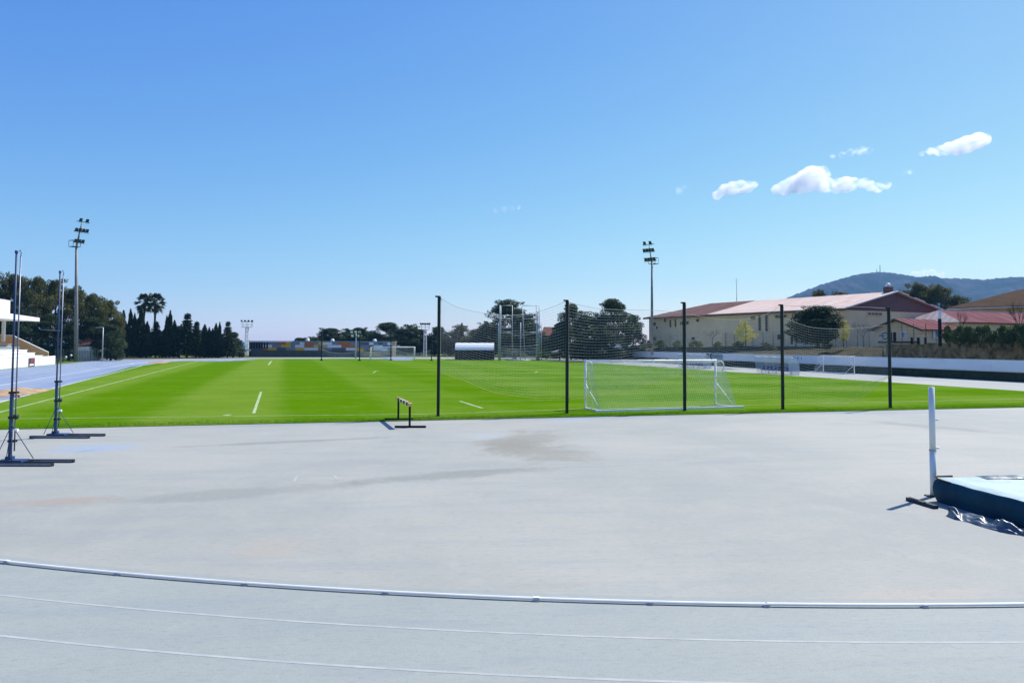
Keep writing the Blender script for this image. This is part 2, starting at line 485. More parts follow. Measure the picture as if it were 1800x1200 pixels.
# ------------------------------------------------------------------ mesh helpers
class MB:
    def __init__(self):
        self.v, self.f, self.mi, self.sm = [], [], [], []

    def add(self, verts, faces, mi=0, smooth=False):
        o = len(self.v)
        self.v.extend([tuple(p) for p in verts])
        for f in faces:
            self.f.append([i + o for i in f])
            self.mi.append(mi)
            self.sm.append(smooth)
        return self

    def box(self, c, s, rz=0.0, mi=0, rot=None):
        hx, hy, hz = s[0] / 2, s[1] / 2, s[2] / 2
        vs = [Vector((x, y, z)) for x in (-hx, hx) for y in (-hy, hy) for z in (-hz, hz)]
        m = rot if rot is not None else Matrix.Rotation(rz, 3, 'Z')
        vs = [m @ p + Vector(c) for p in vs]
        return self.add(vs, [(0, 1, 3, 2), (4, 6, 7, 5), (0, 4, 5, 1), (2, 3, 7, 6), (0, 2, 6, 4), (1, 5, 7, 3)], mi)

    def bar(self, a, b, w, h=None, mi=0, up=(0, 0, 1)):
        """box section from a to b"""
        a, b = Vector(a), Vector(b)
        h = h or w
        d = (b - a)
        if d.length < 1e-6:
            return self
        x = d.normalized()
        upv = Vector(up)
        if abs(x.dot(upv)) > 0.98:
            upv = Vector((1, 0, 0))
        y = upv.cross(x).normalized()
        z = x.cross(y)
        rot = Matrix((x, y, z)).transposed()
        return self.box((a + b) / 2, (d.length, w, h), mi=mi, rot=rot)

    def tube(self, pts, r, n=8, mi=0, cap=True, closed=False):
        pts = [Vector(p) for p in pts]
        k = len(pts)
        rs = r if isinstance(r, (list, tuple)) else [r] * k
        vs, fs = [], []
        prev = None
        for i, p in enumerate(pts):
            if closed:
                t = (pts[(i + 1) % k] - pts[i - 1])
            else:
                t = (pts[min(i + 1, k - 1)] - pts[max(i - 1, 0)])
            t = t.normalized() if t.length > 1e-9 else Vector((0, 0, 1))
            ref = prev if prev is not None else (Vector((0, 0, 1)) if abs(t.z) < 0.9 else Vector((1, 0, 0)))
            x = ref - t * ref.dot(t)
            if x.length < 1e-6:
                x = t.orthogonal()
            x.normalize()
            y = t.cross(x)
            prev = x
            for j in range(n):
                a = 2 * math.pi * j / n
                vs.append(p + (x * math.cos(a) + y * math.sin(a)) * rs[i])
        segs = k if closed else k - 1
        for i in range(segs):
            i2 = (i + 1) % k
            for j in range(n):
                j2 = (j + 1) % n
                fs.append((i * n + j, i * n + j2, i2 * n + j2, i2 * n + j))
        if cap and not closed:
            fs.append(tuple(range(n - 1, -1, -1)))
            fs.append(tuple((k - 1) * n + j for j in range(n)))
        return self.add(vs, fs, mi, n > 4)

    def poly(self, pts, mi=0):
        return self.add(pts, [tuple(range(len(pts)))], mi)

    def prism(self, pts, d, mi=0):
        """polygon pts swept by vector d, closed"""
        n = len(pts)
        d = Vector(d)
        vs = [Vector(p) for p in pts] + [Vector(p) + d for p in pts]
        fs = [tuple(range(n - 1, -1, -1)), tuple(range(n, 2 * n))]
        for i in range(n):
            j = (i + 1) % n
            fs.append((i, j, n + j, n + i))
        return self.add(vs, fs, mi)

    def sphere(self, c, r, nu=10, nv=7, mi=0, sz=1.0):
        vs, fs = [], []
        c = Vector(c)
        for i in range(nv + 1):
            th = math.pi * i / nv
            for j in range(nu):
                ph = 2 * math.pi * j / nu
                vs.append(c + Vector((r * math.sin(th) * math.cos(ph), r * math.sin(th) * math.sin(ph), r * sz * math.cos(th))))
        for i in range(nv):
            for j in range(nu):
                j2 = (j + 1) % nu
                fs.append((i * nu + j, i * nu + j2, (i + 1) * nu + j2, (i + 1) * nu + j))
        return self.add(vs, fs, mi, True)

    def build(self, name, m, parent=None, world=False, origin=None):
        vs = self.v
        if world and parent is not None:
            inv = parent.matrix_world_local.inverted() if False else LOCM[parent.name].inverted()
            vs = [tuple(inv @ Vector(p)) for p in vs]
        elif origin is not None:
            o = Vector(origin)
            vs = [tuple(Vector(p) - o) for p in vs]
        me = bpy.data.meshes.new(name)
        me.from_pydata(vs, [], self.f)
        for mm in (m if isinstance(m, (list, tuple)) else [m]):
            me.materials.append(mm)
        me.polygons.foreach_set('material_index', self.mi)
        me.polygons.foreach_set('use_smooth', self.sm)
        me.update()
        ob = bpy.data.objects.new(name, me)
        COL.objects.link(ob)
        if parent is not None:
            ob.parent = parent
        elif origin is not None:
            ob.location = origin
        return ob


LOCM = {}


def thing(name, label, cat, loc=(0, 0, 0), rz=0.0, group=None, scale=None):
    o = bpy.data.objects.new(name, None)
    COL.objects.link(o)
    o.empty_display_size = 0.3
    o.location = loc
    o.rotation_euler = (0, 0, rz)
    if scale:
        o.scale = scale
    o['label'] = label
    o['category'] = cat
    if group:
        o['group'] = group
    LOCM[o.name] = Matrix.Translation(Vector(loc)) @ Matrix.Rotation(rz, 4, 'Z')
    return o


def tag(o, label, cat, group=None):
    o['label'] = label
    o['category'] = cat
    if group:
        o['group'] = group
    return o


def struct(o, kind='structure'):
    o['kind'] = kind
    return o


def copy_tree(o, parent=None):
    c = o.copy()
    COL.objects.link(c)
    if parent is not None:
        c.parent = parent
    for ch in o.children:
        copy_tree(ch, c)
    return c


def place_copy(src, loc, rz, label, group=None, scale=None):
    c = copy_tree(src)
    c.location = loc
    c.rotation_euler = (0, 0, rz)
    if scale:
        c.scale = scale
    c['label'] = label
    if group:
        c['group'] = group
    LOCM[c.name] = Matrix.Translation(Vector(loc)) @ Matrix.Rotation(rz, 4, 'Z')
    return c


def text_mesh(body, size, m, name, parent, loc, xdir, updir, depth=0.004, squeeze=1.0):
    cu = bpy.data.curves.new('lettering', 'FONT')
    cu.body = body
    cu.size = size
    cu.extrude = depth
    cu.align_x = 'CENTER'
    cu.align_y = 'CENTER'
    tmp = bpy.data.objects.new('lettering_source', cu)
    COL.objects.link(tmp)
    dg = bpy.context.evaluated_depsgraph_get()
    me = bpy.data.meshes.new_from_object(tmp.evaluated_get(dg))
    bpy.data.objects.remove(tmp)
    bpy.data.curves.remove(cu)
    x = Vector(xdir).normalized()
    z = Vector(updir).normalized()
    n = x.cross(z)
    rot = Matrix((x * squeeze, z, n)).transposed().to_4x4()
    rot.translation = Vector(loc)
    if parent is not None:
        rot = LOCM[parent.name].inverted() @ rot
    me.transform(rot)
    me.materials.clear()
    me.materials.append(m)
    o = bpy.data.objects.new(name, me)
    COL.objects.link(o)
    if parent is not None:
        o.parent = parent
    return o


def quads_mesh(name, verts, m, smooth=False):
    """numpy (N,4,3) quads to a mesh"""
    n = verts.shape[0]
    me = bpy.data.meshes.new(name)
    me.vertices.add(n * 4)
    me.vertices.foreach_set('co', verts.reshape(-1).astype(np.float32))
    me.loops.add(n * 4)
    me.loops.foreach_set('vertex_index', np.arange(n * 4, dtype=np.int32))
    me.polygons.add(n)
    me.polygons.foreach_set('loop_start', np.arange(0, n * 4, 4, dtype=np.int32))
    me.materials.append(m)
    me.update(calc_edges=True)
    me.validate()
    return me


def leaf_quads(cent, length, width, dirs=None, rng=RNG):
    """elongated leaf quads at cent, random or along dirs"""
    n = len(cent)
    d = rng.normal(size=(n, 3)) if dirs is None else dirs + rng.normal(size=(n, 3)) * 0.35
    d /= np.linalg.norm(d, axis=1)[:, None] + 1e-9
    r = rng.normal(size=(n, 3))
    s = np.cross(d, r)
    s /= np.linalg.norm(s, axis=1)[:, None] + 1e-9
    L = (np.asarray(length) * rng.uniform(0.6, 1.3, n))[:, None] / 2
    Wd = (np.asarray(width) * rng.uniform(0.6, 1.3, n))[:, None] / 2
    a = cent - d * L
    b = cent + s * Wd
    c = cent + d * L
    e = cent - s * Wd
    return np.stack([a, b, c, e], axis=1)


# ------------------------------------------------------------------ ground and surfaces
def disc_mesh(r0, z, n=96):
    mb = MB()
    mb.poly([(r0 * math.cos(2 * math.pi * i / n), r0 * math.sin(2 * math.pi * i / n), z) for i in range(n)])
    return mb


struct(disc_mesh(3900, -0.05).build('ground', M['soil']))
mb = MB()
mb.poly([(-3300, 420, 0.10), (300, 420, 0.10), (900, 3300, 0.10), (-1900, 3300, 0.10)])
struct(mb.build('sea', M['sea']))


def circum(a, b, c):
    ax, ay, bx, by, cx, cy = a.x, a.y, b.x, b.y, c.x, c.y
    d = 2 * (ax * (by - cy) + bx * (cy - ay) + cx * (ay - by))
    ux = ((ax * ax + ay * ay) * (by - cy) + (bx * bx + by * by) * (cy - ay) + (cx * cx + cy * cy) * (ay - by)) / d
    uy = ((ax * ax + ay * ay) * (cx - bx) + (bx * bx + by * by) * (ax - cx) + (cx * cx + cy * cy) * (bx - ax)) / d
    c0 = Vector((ux, uy, 0))
    return c0, (Vector((ax, ay, 0)) - c0).length


KC, KR = circum(G(0, 989), G(800, 1050), G(1800, 1066))
KU, KV = UV(KC)
# far bend centre and the straights, in the field frame
LEFT_U = UV(G(0, 677))[0]
RIGHT_IN = UV(G(1800, 688))[0]
FARV = 92.0


def stadium(rad, z, n=48, far_extra=0.0):
    """closed outline: near bend on the kerb circle, far bend mirrored"""
    pts = []
    for i in range(n + 1):
        a = math.pi + math.pi * i / n
        pts.append(W(KU + rad * math.cos(a), KV + rad * math.sin(a), z))
    for i in range(n + 1):
        a = math.pi * i / n
        pts.append(W(KU + rad * math.cos(a), FARV + rad * 0.9 * math.sin(a), z))
    return pts


mb = MB()
mb.poly(stadium(KR + 0.02, 0.0, 72))
struct(mb.build('infield_surface', M['surface']))
mb = MB()
o_, i_ = stadium(KR + 16.0, 0.004, 72), stadium(KR - 0.3, 0.004, 72)
n_ = len(o_)
for i in range(n_):
    j = (i + 1) % n_
    mb.poly([i_[i], i_[j], o_[j], o_[i]])
struct(mb.build('running_track', M['lane']))

# blue home straight on the left
LO = UV(G(0, 651))[0]
LI = UV(G(0, 707))[0]
mb = MB()
mb.poly([W(LO, 14, 0.012), W(LI, 14, 0.012), W(LI + 0.3, 112, 0.012), W(LO - 1.0, 126, 0.012)])
struct(mb.build('home_straight', M['straight']))
mb = MB()
mb.poly([W(LO - 9, 20, 0.016), W(LO, 20, 0.016), W(LO - 0.6, 118, 0.016), W(LO - 9, 118, 0.016)])
struct(mb.build('verge', M['verge']))
# far bend verge beyond the track
mb = MB()
far = [G(x, y, 0.02) for x, y in ((60, 634), (200, 628.2), (330, 626.3), (520, 624.9), (720, 625), (960, 627))]
bk = [p + Vector((p.x * 0.2, 40, 0)) for p in far]
mb.poly(far + bk[::-1])
struct(mb.build('far_verge', M['verge']))

# the grass pitch
nl, nr = G(0, 755), G(1800, 716)
dn = (nr - nl).normalized()
near_l, near_r = nl - dn * 20, nr + dn * 8
edge = [near_l, nl, nr, near_r]
rt0, rt1 = G(1800, 687.5), G(1270, 652.5)
dr = (rt1 - rt0).normalized()
right_edge = [rt0 - dr * 9, rt0, rt1, rt1 + dr * 52]
far_edge = [G(930, 631.2), G(640, 630.4), G(460, 630.6), G(345, 633.2)]
left_edge = [G(300, 636.3), G(230, 645.0), G(120, 675.5), G(0, 707), G(0, 707) - FV * 14]
pts = edge + right_edge + far_edge + left_edge
mb = MB()
mb.poly([(p.x, p.y, 0.02) for p in pts])
struct(mb.build('grass_pitch', M['turf']))


def strip(pts, w, z, mi=0, mb=None):
    """flat painted line of width w through ground points"""
    mb = mb or MB()
    pts = [Vector((p[0], p[1], 0)) for p in pts]
    L_, R_ = [], []
    for i, p in enumerate(pts):
        t = (pts[min(i + 1, len(pts) - 1)] - pts[max(i - 1, 0)]).normalized()
        n = Vector((-t.y, t.x, 0))
        L_.append(p + n * w / 2)
        R_.append(p - n * w / 2)
    for i in range(len(pts) - 1):
        mb.poly([(q.x, q.y, z) for q in (R_[i], R_[i + 1], L_[i + 1], L_[i])], mi)
    return mb


# pitch markings (measured along the pitch itself)
mb = MB()
tl0, tl1 = G(0, 725), G(300, 647.5)
td = (tl1 - tl0).normalized()
strip([tl0 - td * 6, tl1 + td * 48], 0.14, 0.026, mb=mb)
gl0, gl1 = G(0, 737), G(770, 728.0)
strip([gl0 - (gl1 - gl0).normalized() * 6, gl1, GL - FU * 0.2, GR + FU * 30], 0.10, 0.0265, mb=mb)
strip([G(446, 727), G(459, 689)], 0.14, 0.027, mb=mb)
strip([G(459, 689), G(700, 686.5), G(770, 685)], 0.07, 0.0275, mb=mb)
strip([G(808, 705.5), G(848, 718)], 0.14, 0.028, mb=mb)
strip([G(395, 731), G(404, 729.5)], 0.30, 0.0285, mb=mb)
strip([G(656, 655.5), G(661, 652.3), G(668, 651.8)], 0.16, 0.028, mb=mb)
strip([G(940, 655.2), G(945, 652.8)], 0.16, 0.0285, mb=mb)
strip([G(300, 634.6), G(820, 633.2)], 0.20, 0.029, mb=mb)
strip([G(472, 641.5), G(477, 634.8)], 0.25, 0.0295, mb=mb)
strip([G(840, 706), G(1000, 703)], 0.07, 0.027, mb=mb)
struct(mb.build('pitch_lines', M['pitch_line']))

# lane lines of the near bend
mb = MB()
r1 = (Vector(G(900, 1113)) - KC).length
r2 = (Vector(G(900, 1187)) - KC).length
r3 = r2 + 1.22
for rr, ww in ((r1, 0.045), (r2, 0.05), (r3, 0.05), (r3 + 1.22, 0.05)):
    a0, a1 = R(195), R(345)
    strip([KC + Vector((math.cos(a), math.sin(a), 0)) * rr for a in np.linspace(a0, a1, 140)], ww, 0.006, mb=mb)
struct(mb.build('lane_lines', M['lane_line']))
mb = MB()
strip([G(0, 677.5) - FV * 12, G(0, 677.5), G(235, 638.3)], 0.18, 0.018, mb=mb)
strip([G(225, 640), G(330, 631.6), G(450, 628.6), G(640, 627.5), G(1000, 628.5)], 0.5, 0.0185, mb=mb)
strip([G(1000, 629.5), G(1270, 651.8), G(1800, 687)], 0.10, 0.024, mb=mb)
strip([G(0, 707.5) - FV * 12, G(0, 707.5), G(120, 676), G(250, 643)], 0.14, 0.0245, mb=mb)
for k in range(1, 7):
    uu = LEFT_U - k * 1.22
    strip([W(uu, 16), W(uu, 118)], 0.07, 0.018, mb=mb)
struct(mb.build('track_lines', M['line']))
mb = MB()
strip([G(520, 837), G(590, 833), G(1240, 810), G(1640, 797)], 0.05, 0.0020, mb=mb)
strip([G(517, 846), G(522, 836)], 0.05, 0.0024, mb=mb)
strip([G(517, 846), G(592, 843)], 0.04, 0.0028, mb=mb)
strip([G(594, 843), G(587, 835)], 0.05, 0.0032, mb=mb)
struct(mb.build('runway_lines', M['old_line']))

# sand pits
mb = MB()
a, b, c, d = G(-60, 688), G(100, 683.2), G(60, 693), G(-60, 704)
nx, ny = 30, 12
vs, fs = [], []
for i in range(nx + 1):
    for j in range(ny + 1):
        s, t = i / nx, j / ny
        p = (a * (1 - s) + b * s) * (1 - t) + (d * (1 - s) + c * s) * t
        e = min(s, 1 - s) * min(t, 1 - t) * 4
        vs.append((p.x, p.y, 0.028 + min(1, e * 6) * (0.06 + 0.14 * abs(math.sin(7 * s + 3 * t) * math.sin(11 * t + 5 * s)))))
for i in range(nx):
    for j in range(ny):
        q = i * (ny + 1) + j
        fs.append((q, q + ny + 1, q + ny + 2, q + 1))
mb.add(vs, fs, 0, True)
struct(mb.build('sand_pit', M['sand']))
mb = MB()
mb.poly([G(x, y, 0.03) for x, y in ((252, 638.8), (290, 638.6), (306, 634.6), (268, 635.2))])
struct(mb.build('far_sand_pit', M['sand']))
mb = MB()
mb.poly([G(x, y, 0.034) for x, y in ((668, 627.4), (712, 627.4), (727, 633), (690, 633))])
struct(mb.build('far_runway', M['straight']))
mb = MB()
mb.poly([G(x, y, 0.034) for x, y in ((300, 634), (420, 631), (452, 632.4), (390, 635))])
struct(mb.build('far_takeoff_area', M['straight']))

q = G(27, 699.5)
t = thing('marker_board', 'small red and white marker lying at the end of the sand pit', 'marker', q, 0.3, None, (0.4, 0.6, 0.6))
mb = MB()
mb.prism([(-0.5, 0, 0.05), (0.5, 0.1, 0.05), (0.45, 0.1, 0.30), (-0.35, 0, 0.34)], (0.02, 0.06, 0))
mb.build('board', M['red_ink'], t)
mb = MB()
mb.prism([(-0.28, -0.012, 0.12), (0.30, 0.045, 0.12), (0.28, 0.045, 0.20), (-0.26, -0.012, 0.22)], (0, 0.01, 0))
mb.build('white_band', M['white'], t)
mb = MB()
mb.tube([(0.1, 0.1, 0.02), (0.9, 0.25, 0.05)], 0.03, 6)
mb.build('handle', M['black'], t)

# fringe of grass blades along the near edge and over the nearest turf
n = 26000
s = RNG.uniform(-6, (nr - nl).length + 6, n)
off = np.abs(RNG.normal(0, 0.9, n)) - 0.05
perp = Vector((-dn.y, dn.x, 0))
base = np.array([nl.x, nl.y, 0.02])[None, :] + np.outer(s, np.array(dn)) + np.outer(off, np.array(perp))
up = np.tile(np.array([[0, 0, 1.0]]), (n, 1))
hh = RNG.uniform(0.03, 0.075, n)
base[:, 2] += hh * 0.4
bl = quads_mesh('grass', leaf_quads(base, hh, np.full(n, 0.012), up), M['blade'])
ob = bpy.data.objects.new('grass', bl)
COL.objects.link(ob)
struct(ob, 'stuff')

# ------------------------------------------------------------------ kerb rail round the bend
k0 = thing('track_kerb', 'long white raised aluminium kerb rail curving along the inside of the track', 'kerb', (KC.x, KC.y - KR, 0))
a0, a1 = R(203), R(337)


def kerb_pt(a, r, z):
    return Vector((KC.x + math.cos(a) * r, KC.y + math.sin(a) * r, z))


ang = a0
seg_i = 0
while ang < a1:
    span = 4.0 / KR if seg_i % 3 else 2.9 / KR
    e = min(ang + span, a1)
    mb = MB()
    jit = random.uniform(-0.006, 0.006)
    dz = random.uniform(-0.002, 0.003)
    aa = np.linspace(ang + 0.010 / KR, e - 0.010 / KR, 9)
    prof = [(-0.020, 0.020), (0.020, 0.020), (0.021, 0.042), (0.008, 0.052), (-0.012, 0.052), (-0.021, 0.044)]
    vs = []
    for t in aa:
        for (dr_, z) in prof:
            vs.append(kerb_pt(t, KR + dr_ + jit, z + dz))
    fs = []
    m_ = len(prof)
    for i in range(len(aa) - 1):
        for j in range(m_):
            j2 = (j + 1) % m_
            fs.append((i * m_ + j, (i + 1) * m_ + j, (i + 1) * m_ + j2, i * m_ + j2))
    fs.append(tuple(range(m_)))
    fs.append(tuple((len(aa) - 1) * m_ + j for j in range(m_ - 1, -1, -1)))
    mb.add(vs, fs)
    mb.build('rail', M['rail'], k0, world=True)
    for f in ((ang + 0.0001), ang + span * 0.5):
        if f < a1:
            mb = MB()
            mb.box(kerb_pt(f, KR, 0.012), (0.075, 0.085, 0.024), f)
            mb.box(kerb_pt(f, KR + 0.028, 0.026), (0.012, 0.05, 0.03), f)
            mb.build('foot', M['galv'], k0, world=True)
    if seg_i % 2 == 0:
        mb = MB()
        mb.box(kerb_pt(ang, KR, 0.037), (0.047, 0.09, 0.034), ang)
        mb.build('joint_sleeve', M['rail'], k0, world=True)
    ang = e
    seg_i += 1

# ------------------------------------------------------------------ pole vault standards
def vault_standard(px, py, label, flip=False):
    b = G(px, py)
    t = thing('pole_vault_standard', label, 'vault standard', b, 0, 'tall pole vault standards')
    # lower square column and telescoping inner tube
    mb = MB()
    mb.box((0, 0, 1.0), (0.066, 0.075, 1.9))
    mb.build('column', M['navy_steel'], t)
    mb = MB()
    mb.tube([(-0.005, 0, 1.9), (0.0, 0, 5.72)], 0.026, 8)
    mb.tube([(-0.005, 0, 5.70), (0.0, 0, 5.78)], 0.040, 8)
    mb.build('inner_tube', M['navy_steel'], t)
    mb = MB()
    mb.tube([(0.10, 0.02, 0.35), (0.105, 0.02, 5.62)], 0.018, 8)
    mb.tube([(0.105, 0.02, 5.62), (0.115, 0.02, 5.74), (0.09, 0.02, 5.79), (0.06, 0.02, 5.77)], 0.014, 6)
    mb.build('lift_rod', M['steel'], t)
    for z, s in ((1.92, 0.15), (1.25, 0.13), (0.62, 0.12)):
        mb = MB()
        mb.box((0.045, 0.01, z), (0.20, s, 0.06))
        mb.build('bracket', M['dark_steel'], t)
    mb = MB()
    mb.tube([(0.13, -0.05, 1.28), (0.20, -0.05, 1.28)], 0.07, 12)
    mb.tube([(0.165, -0.05, 1.28), (0.165, -0.17, 1.33)], 0.012, 6)
    mb.build('winch', M['dark_steel'], t)
    mb = MB()
    mb.box((0.16, -0.02, 0.92), (0.09, 0.08, 0.06))
    mb.build('clamp', M['white'], t)
    # base plate, rails of the sliding base
    mb = MB()
    mb.box((0.10, 0.0, 0.10), (0.62, 0.34, 0.05))
    mb.box((0.0, 0.0, 0.16), (0.16, 0.18, 0.10))
    mb.build('base_plate', M['navy_steel'], t)
    for (x0, x1, y) in ((-0.42, 1.55, 0.30), (-0.66, 1.36, -0.34)):
        mb = MB()
        mb.bar((x0, y, 0.045), (x1, y + 0.03, 0.045), 0.09, 0.085)
        mb.build('base_rail', M['dark_steel'], t)
        mb = MB()
        mb.bar((x0 + 0.06, y - 0.047, 0.05), (x1 - 0.02, y - 0.017, 0.05), 0.006, 0.045)
        mb.build('steel_strip', M['steel'], t)
    for e in ((0.50, 0.22), (-0.24, 0.22), (0.22, -0.26), (-0.26, -0.24)):
        mb = MB()
        mb.tube([(0.02, 0.0, 1.05), (e[0], e[1], 0.12)], 0.011, 6)
        mb.build('brace', M['navy_steel'], t)
    return t


vault_standard(17, 815.5, 'taller looking blue pole vault standard nearest the left edge of the photo')
s2 = vault_standard(97, 768, 'blue pole vault standard standing just behind the first one, closer to the grass')
mb = MB()
mb.tube([(-0.62, 0.0, 3.72), (0.05, 0.0, 3.68)], 0.014, 6)
mb.tube([(-0.70, 0.0, 3.80), (-0.62, 0.0, 3.72)], 0.012, 6)
mb.build('bar_support', M['steel'], s2)

# ------------------------------------------------------------------ steeplechase barrier
U1, U2 = G(700, 738), G(720, 751.5)
ax = (U2 - U1).normalized()
hb = thing('steeplechase_barrier', 'black steel hurdle barrier with a striped yellow and cream square top beam', 'hurdle', (U1 + U2) / 2, math.atan2(ax.y, ax.x))
hl = (U2 - U1).length
for sx in (-1, 1):
    x = sx * hl / 2
    mb = MB()
    mb.box((x, 0, 0.45), (0.075, 0.075, 0.80))
    mb.build('upright', M['black'], hb)
fdir = Matrix.Rotation(-math.atan2(ax.y, ax.x), 3, 'Z') @ Vector((0.998, 0.05, 0))
for sx in (-1, 1):
    x = sx * hl / 2
    mb = MB()
    c = Vector((x, 0, 0.04))
    mb.bar(c - fdir * 0.58, c + fdir * 0.64, 0.09, 0.08)
    mb.build('foot', M['black'], hb)
nb = 9
x0, x1 = -hl / 2 - 0.16, hl / 2 + 0.20
mb = MB()
for i in range(nb):
    a_, b_ = x0 + (x1 - x0) * i / nb, x0 + (x1 - x0) * (i + 1) / nb
    mb.box(((a_ + b_) / 2, 0, 0.905), (b_ - a_ - (0.003 if i % 2 else 0), 0.127 - (0.004 if i % 2 else 0), 0.127 - (0.004 if i % 2 else 0)), 0, (0 if i in (0, 8) else 1) if i % 2 == 0 else 2)
mb.build('striped_beam', [M['wood_yellow'], M['wood_white'], M['black']], hb)

# ------------------------------------------------------------------ football goals
def make_goal(label, w=7.32, h=2.44, depth_top=0.75, depth_bot=1.9, thr=0.0044, mesh=0.120):
    t = thing('football_goal', label, 'goal')
    r = 0.06
    for s in (-1, 1):
        mb = MB()
        mb.tube([(s * w / 2, 0, 0), (s * w / 2, 0, h)], r, 12)
        mb.build('post', M['goal_white'], t)
    mb = MB()
    mb.tube([(-w / 2 - r, 0, h), (w / 2 + r, 0, h)], r, 12)
    mb.build('crossbar', M['goal_white'], t)
    mb = MB()
    mb.bar((-w / 2 - 0.35, -depth_bot, 0.06), (w / 2 + 0.35, -depth_bot, 0.06), 0.12, 0.12)
    mb.build('ground_bar', M['goal_white'], t)
    for s in (-1, 1):
        mb = MB()
        mb.bar((s * w / 2, -0.05, 0.045), (s * w / 2, -depth_bot + 0.06, 0.045), 0.08, 0.08)
        mb.build('side_bar', M['goal_white'], t)
        mb = MB()
        mb.tube([(s * w / 2, 0, h - 0.02), (s * w / 2, -depth_top * 0.7, h - 0.02), (s * w / 2, -depth_top, h - 0.14),
                 (s * w / 2, -depth_top, h - 0.36), (s * w / 2, -depth_top * 0.75, h - 0.62), (s * w / 2, -0.04, h - 0.95)], 0.028, 8)
        mb.build('net_bracket', M['goal_white'], t)
        mb = MB()
        mb.tube([(s * w / 2, -0.03, h * 0.52), (s * w / 2, -depth_bot * 0.86, 0.09)], 0.024, 8)
        mb.build('brace', M['goal_white'], t)
    # netting: roof and back as one hanging sheet, two side sheets
    mb = MB()

    def sheet(fn, ns, nt_, seg_s, seg_t):
        for i in range(ns + 1):
            mb.tube([fn(i / ns, j / seg_t) for j in range(seg_t + 1)], thr, 3, cap=False)
        for j in range(nt_ + 1):
            mb.tube([fn(i / seg_s, j / nt_) for i in range(seg_s + 1)], thr, 3, cap=False)

    def back(s, q):
        x = (s - 0.5) * w
        k = 0.24
        sag = math.sin(math.pi * s) * (0.06 + 0.03 * math.sin(9 * s))
        if q < k:
            f = q / k
            return Vector((x, -depth_top * f, h - sag * f - 0.10 * math.sin(math.pi * f)))
        f = (q - k) / (1 - k)
        y = -depth_top - (depth_bot - depth_top - 0.03) * (f ** 1.25) - 0.05 * math.sin(math.pi * f) * math.sin(math.pi * s)
        return Vector((x, y, (h - sag) * (1 - f) + 0.08 * f))

    def side(s0):
        def fn(q, z):
            top = back(0.0, 0.24 + 0.76 * (1 - z)) if z < 1 else back(0.0, 0.24)
            return Vector((s0 * w / 2, top.y * q, max(0.06, z * h * (1 - 0.02 * q))))
        return fn

    nv = int(3.4 / mesh)
    sheet(back, int(w / mesh), nv, 24, 18)
    sheet(side(-1), int(depth_bot / mesh), int(h / mesh), 8, 12)
    sheet(side(1), int(depth_bot / mesh), int(h / mesh), 8, 12)
    mb.build('netting', M['goal_net'], t)
    return t


gc = (GL + GR) / 2
gd = (GR - GL)
gw = gd.length
goal = make_goal('near white football goal with its net, standing behind the tall ball netting')
goal.location = gc
goal.rotation_euler = (0, 0, math.atan2(gd.y, gd.x))
goal.scale = (gw / 7.32, 1, 1.0)
LOCM[goal.name] = Matrix.Translation(gc) @ Matrix.Rotation(math.atan2(gd.y, gd.x), 4, 'Z')
fg0, fg1 = G(652, 632.6), G(729, 632.3)
fc = (fg0 + fg1) / 2
fd = fg1 - fg0
far_goal = place_copy(goal, fc, math.atan2(fd.y, fd.x) + math.pi, 'small looking white football goal far across the pitch in front of the patchwork building', None, (fd.length / 7.32, 1, 1.05))
tg0, tg1 = G(1443, 653.6), G(1507, 657.6)
tg = make_goal('white training goal seen edge on beside the right hand track, before the white barrier', 6.0, 2.0, 0.7, 1.4, 0.004, 0.18)
td_ = tg1 - tg0
tg.location = (tg0 + tg1) / 2
tg.rotation_euler = (0, 0, math.atan2(td_.y, td_.x))

# ------------------------------------------------------------------ tall ball nets and posts
PB = [(770, 732), (996.5, 727), (1203.5, 722.5), (1376, 720), (1565, 717.5)]
PT = [520, 527, 531, 535, 541]
PL = ['first black net post from the left, right of the striped hurdle',
      'second black net post, just left of the near goal',
      'middle black net post, standing in front of the near goal net',
      'fourth black net post, right of the near goal and in front of a dugout',
      'last black net post to the right, in front of the cream building gable']
post_pts, post_h = [], []
for (px, py), ty, lb in zip(PB, PT, PL):
    b = G(px, py)
    top = P(px, ty, b.y)
    h = top.z
    t = thing('net_post', lb, 'post', b, FA, 'black posts of the tall ball net')
    mb = MB()
    mb.box((0, 0, h / 2), (0.115, 0.115, h))
    mb.build('pole', M['post_green'], t)
    mb = MB()
    mb.box((-0.07, 0, h - 0.03), (0.20, 0.08, 0.07))
    mb.tube([(0.075, 0, h - 0.05), (0.10, 0, h - 0.22)], 0.018, 6)
    mb.build('top_bracket', M['post_green'], t)
    mb = MB()
    mb.tube([(0.085, -0.03, h - 0.1), (0.078, -0.03, h * 0.6), (0.085, -0.03, 0.5)], 0.009, 5)
    mb.build('halyard', M['net'], t)
    mb = MB()
    mb.box((0, 0, 0.02), (0.17, 0.17, 0.04))
    mb.build('socket', M['dark_steel'], t)
    post_pts.append(b)
    post_h.append(h)


def smooth_interp(xs, ys, x):
    """monotone-ish cubic through points"""
    i = max(0, min(len(xs) - 2, int(np.searchsorted(xs, x) - 1)))
    x0, x1 = xs[i], xs[i + 1]
    f = 0 if x1 == x0 else (x - x0) / (x1 - x0)

    def tan(k):
        a, b = max(k - 1, 0), min(k + 1, len(xs) - 1)
        return (ys[b] - ys[a]) / (xs[b] - xs[a])
    m0, m1 = tan(i) * (x1 - x0), tan(i + 1) * (x1 - x0)
    f2, f3 = f * f, f * f * f
    return (2 * f3 - 3 * f2 + 1) * ys[i] + (f3 - 2 * f2 + f) * m0 + (-2 * f3 + 3 * f2) * ys[i + 1] + (f3 - f2) * m1


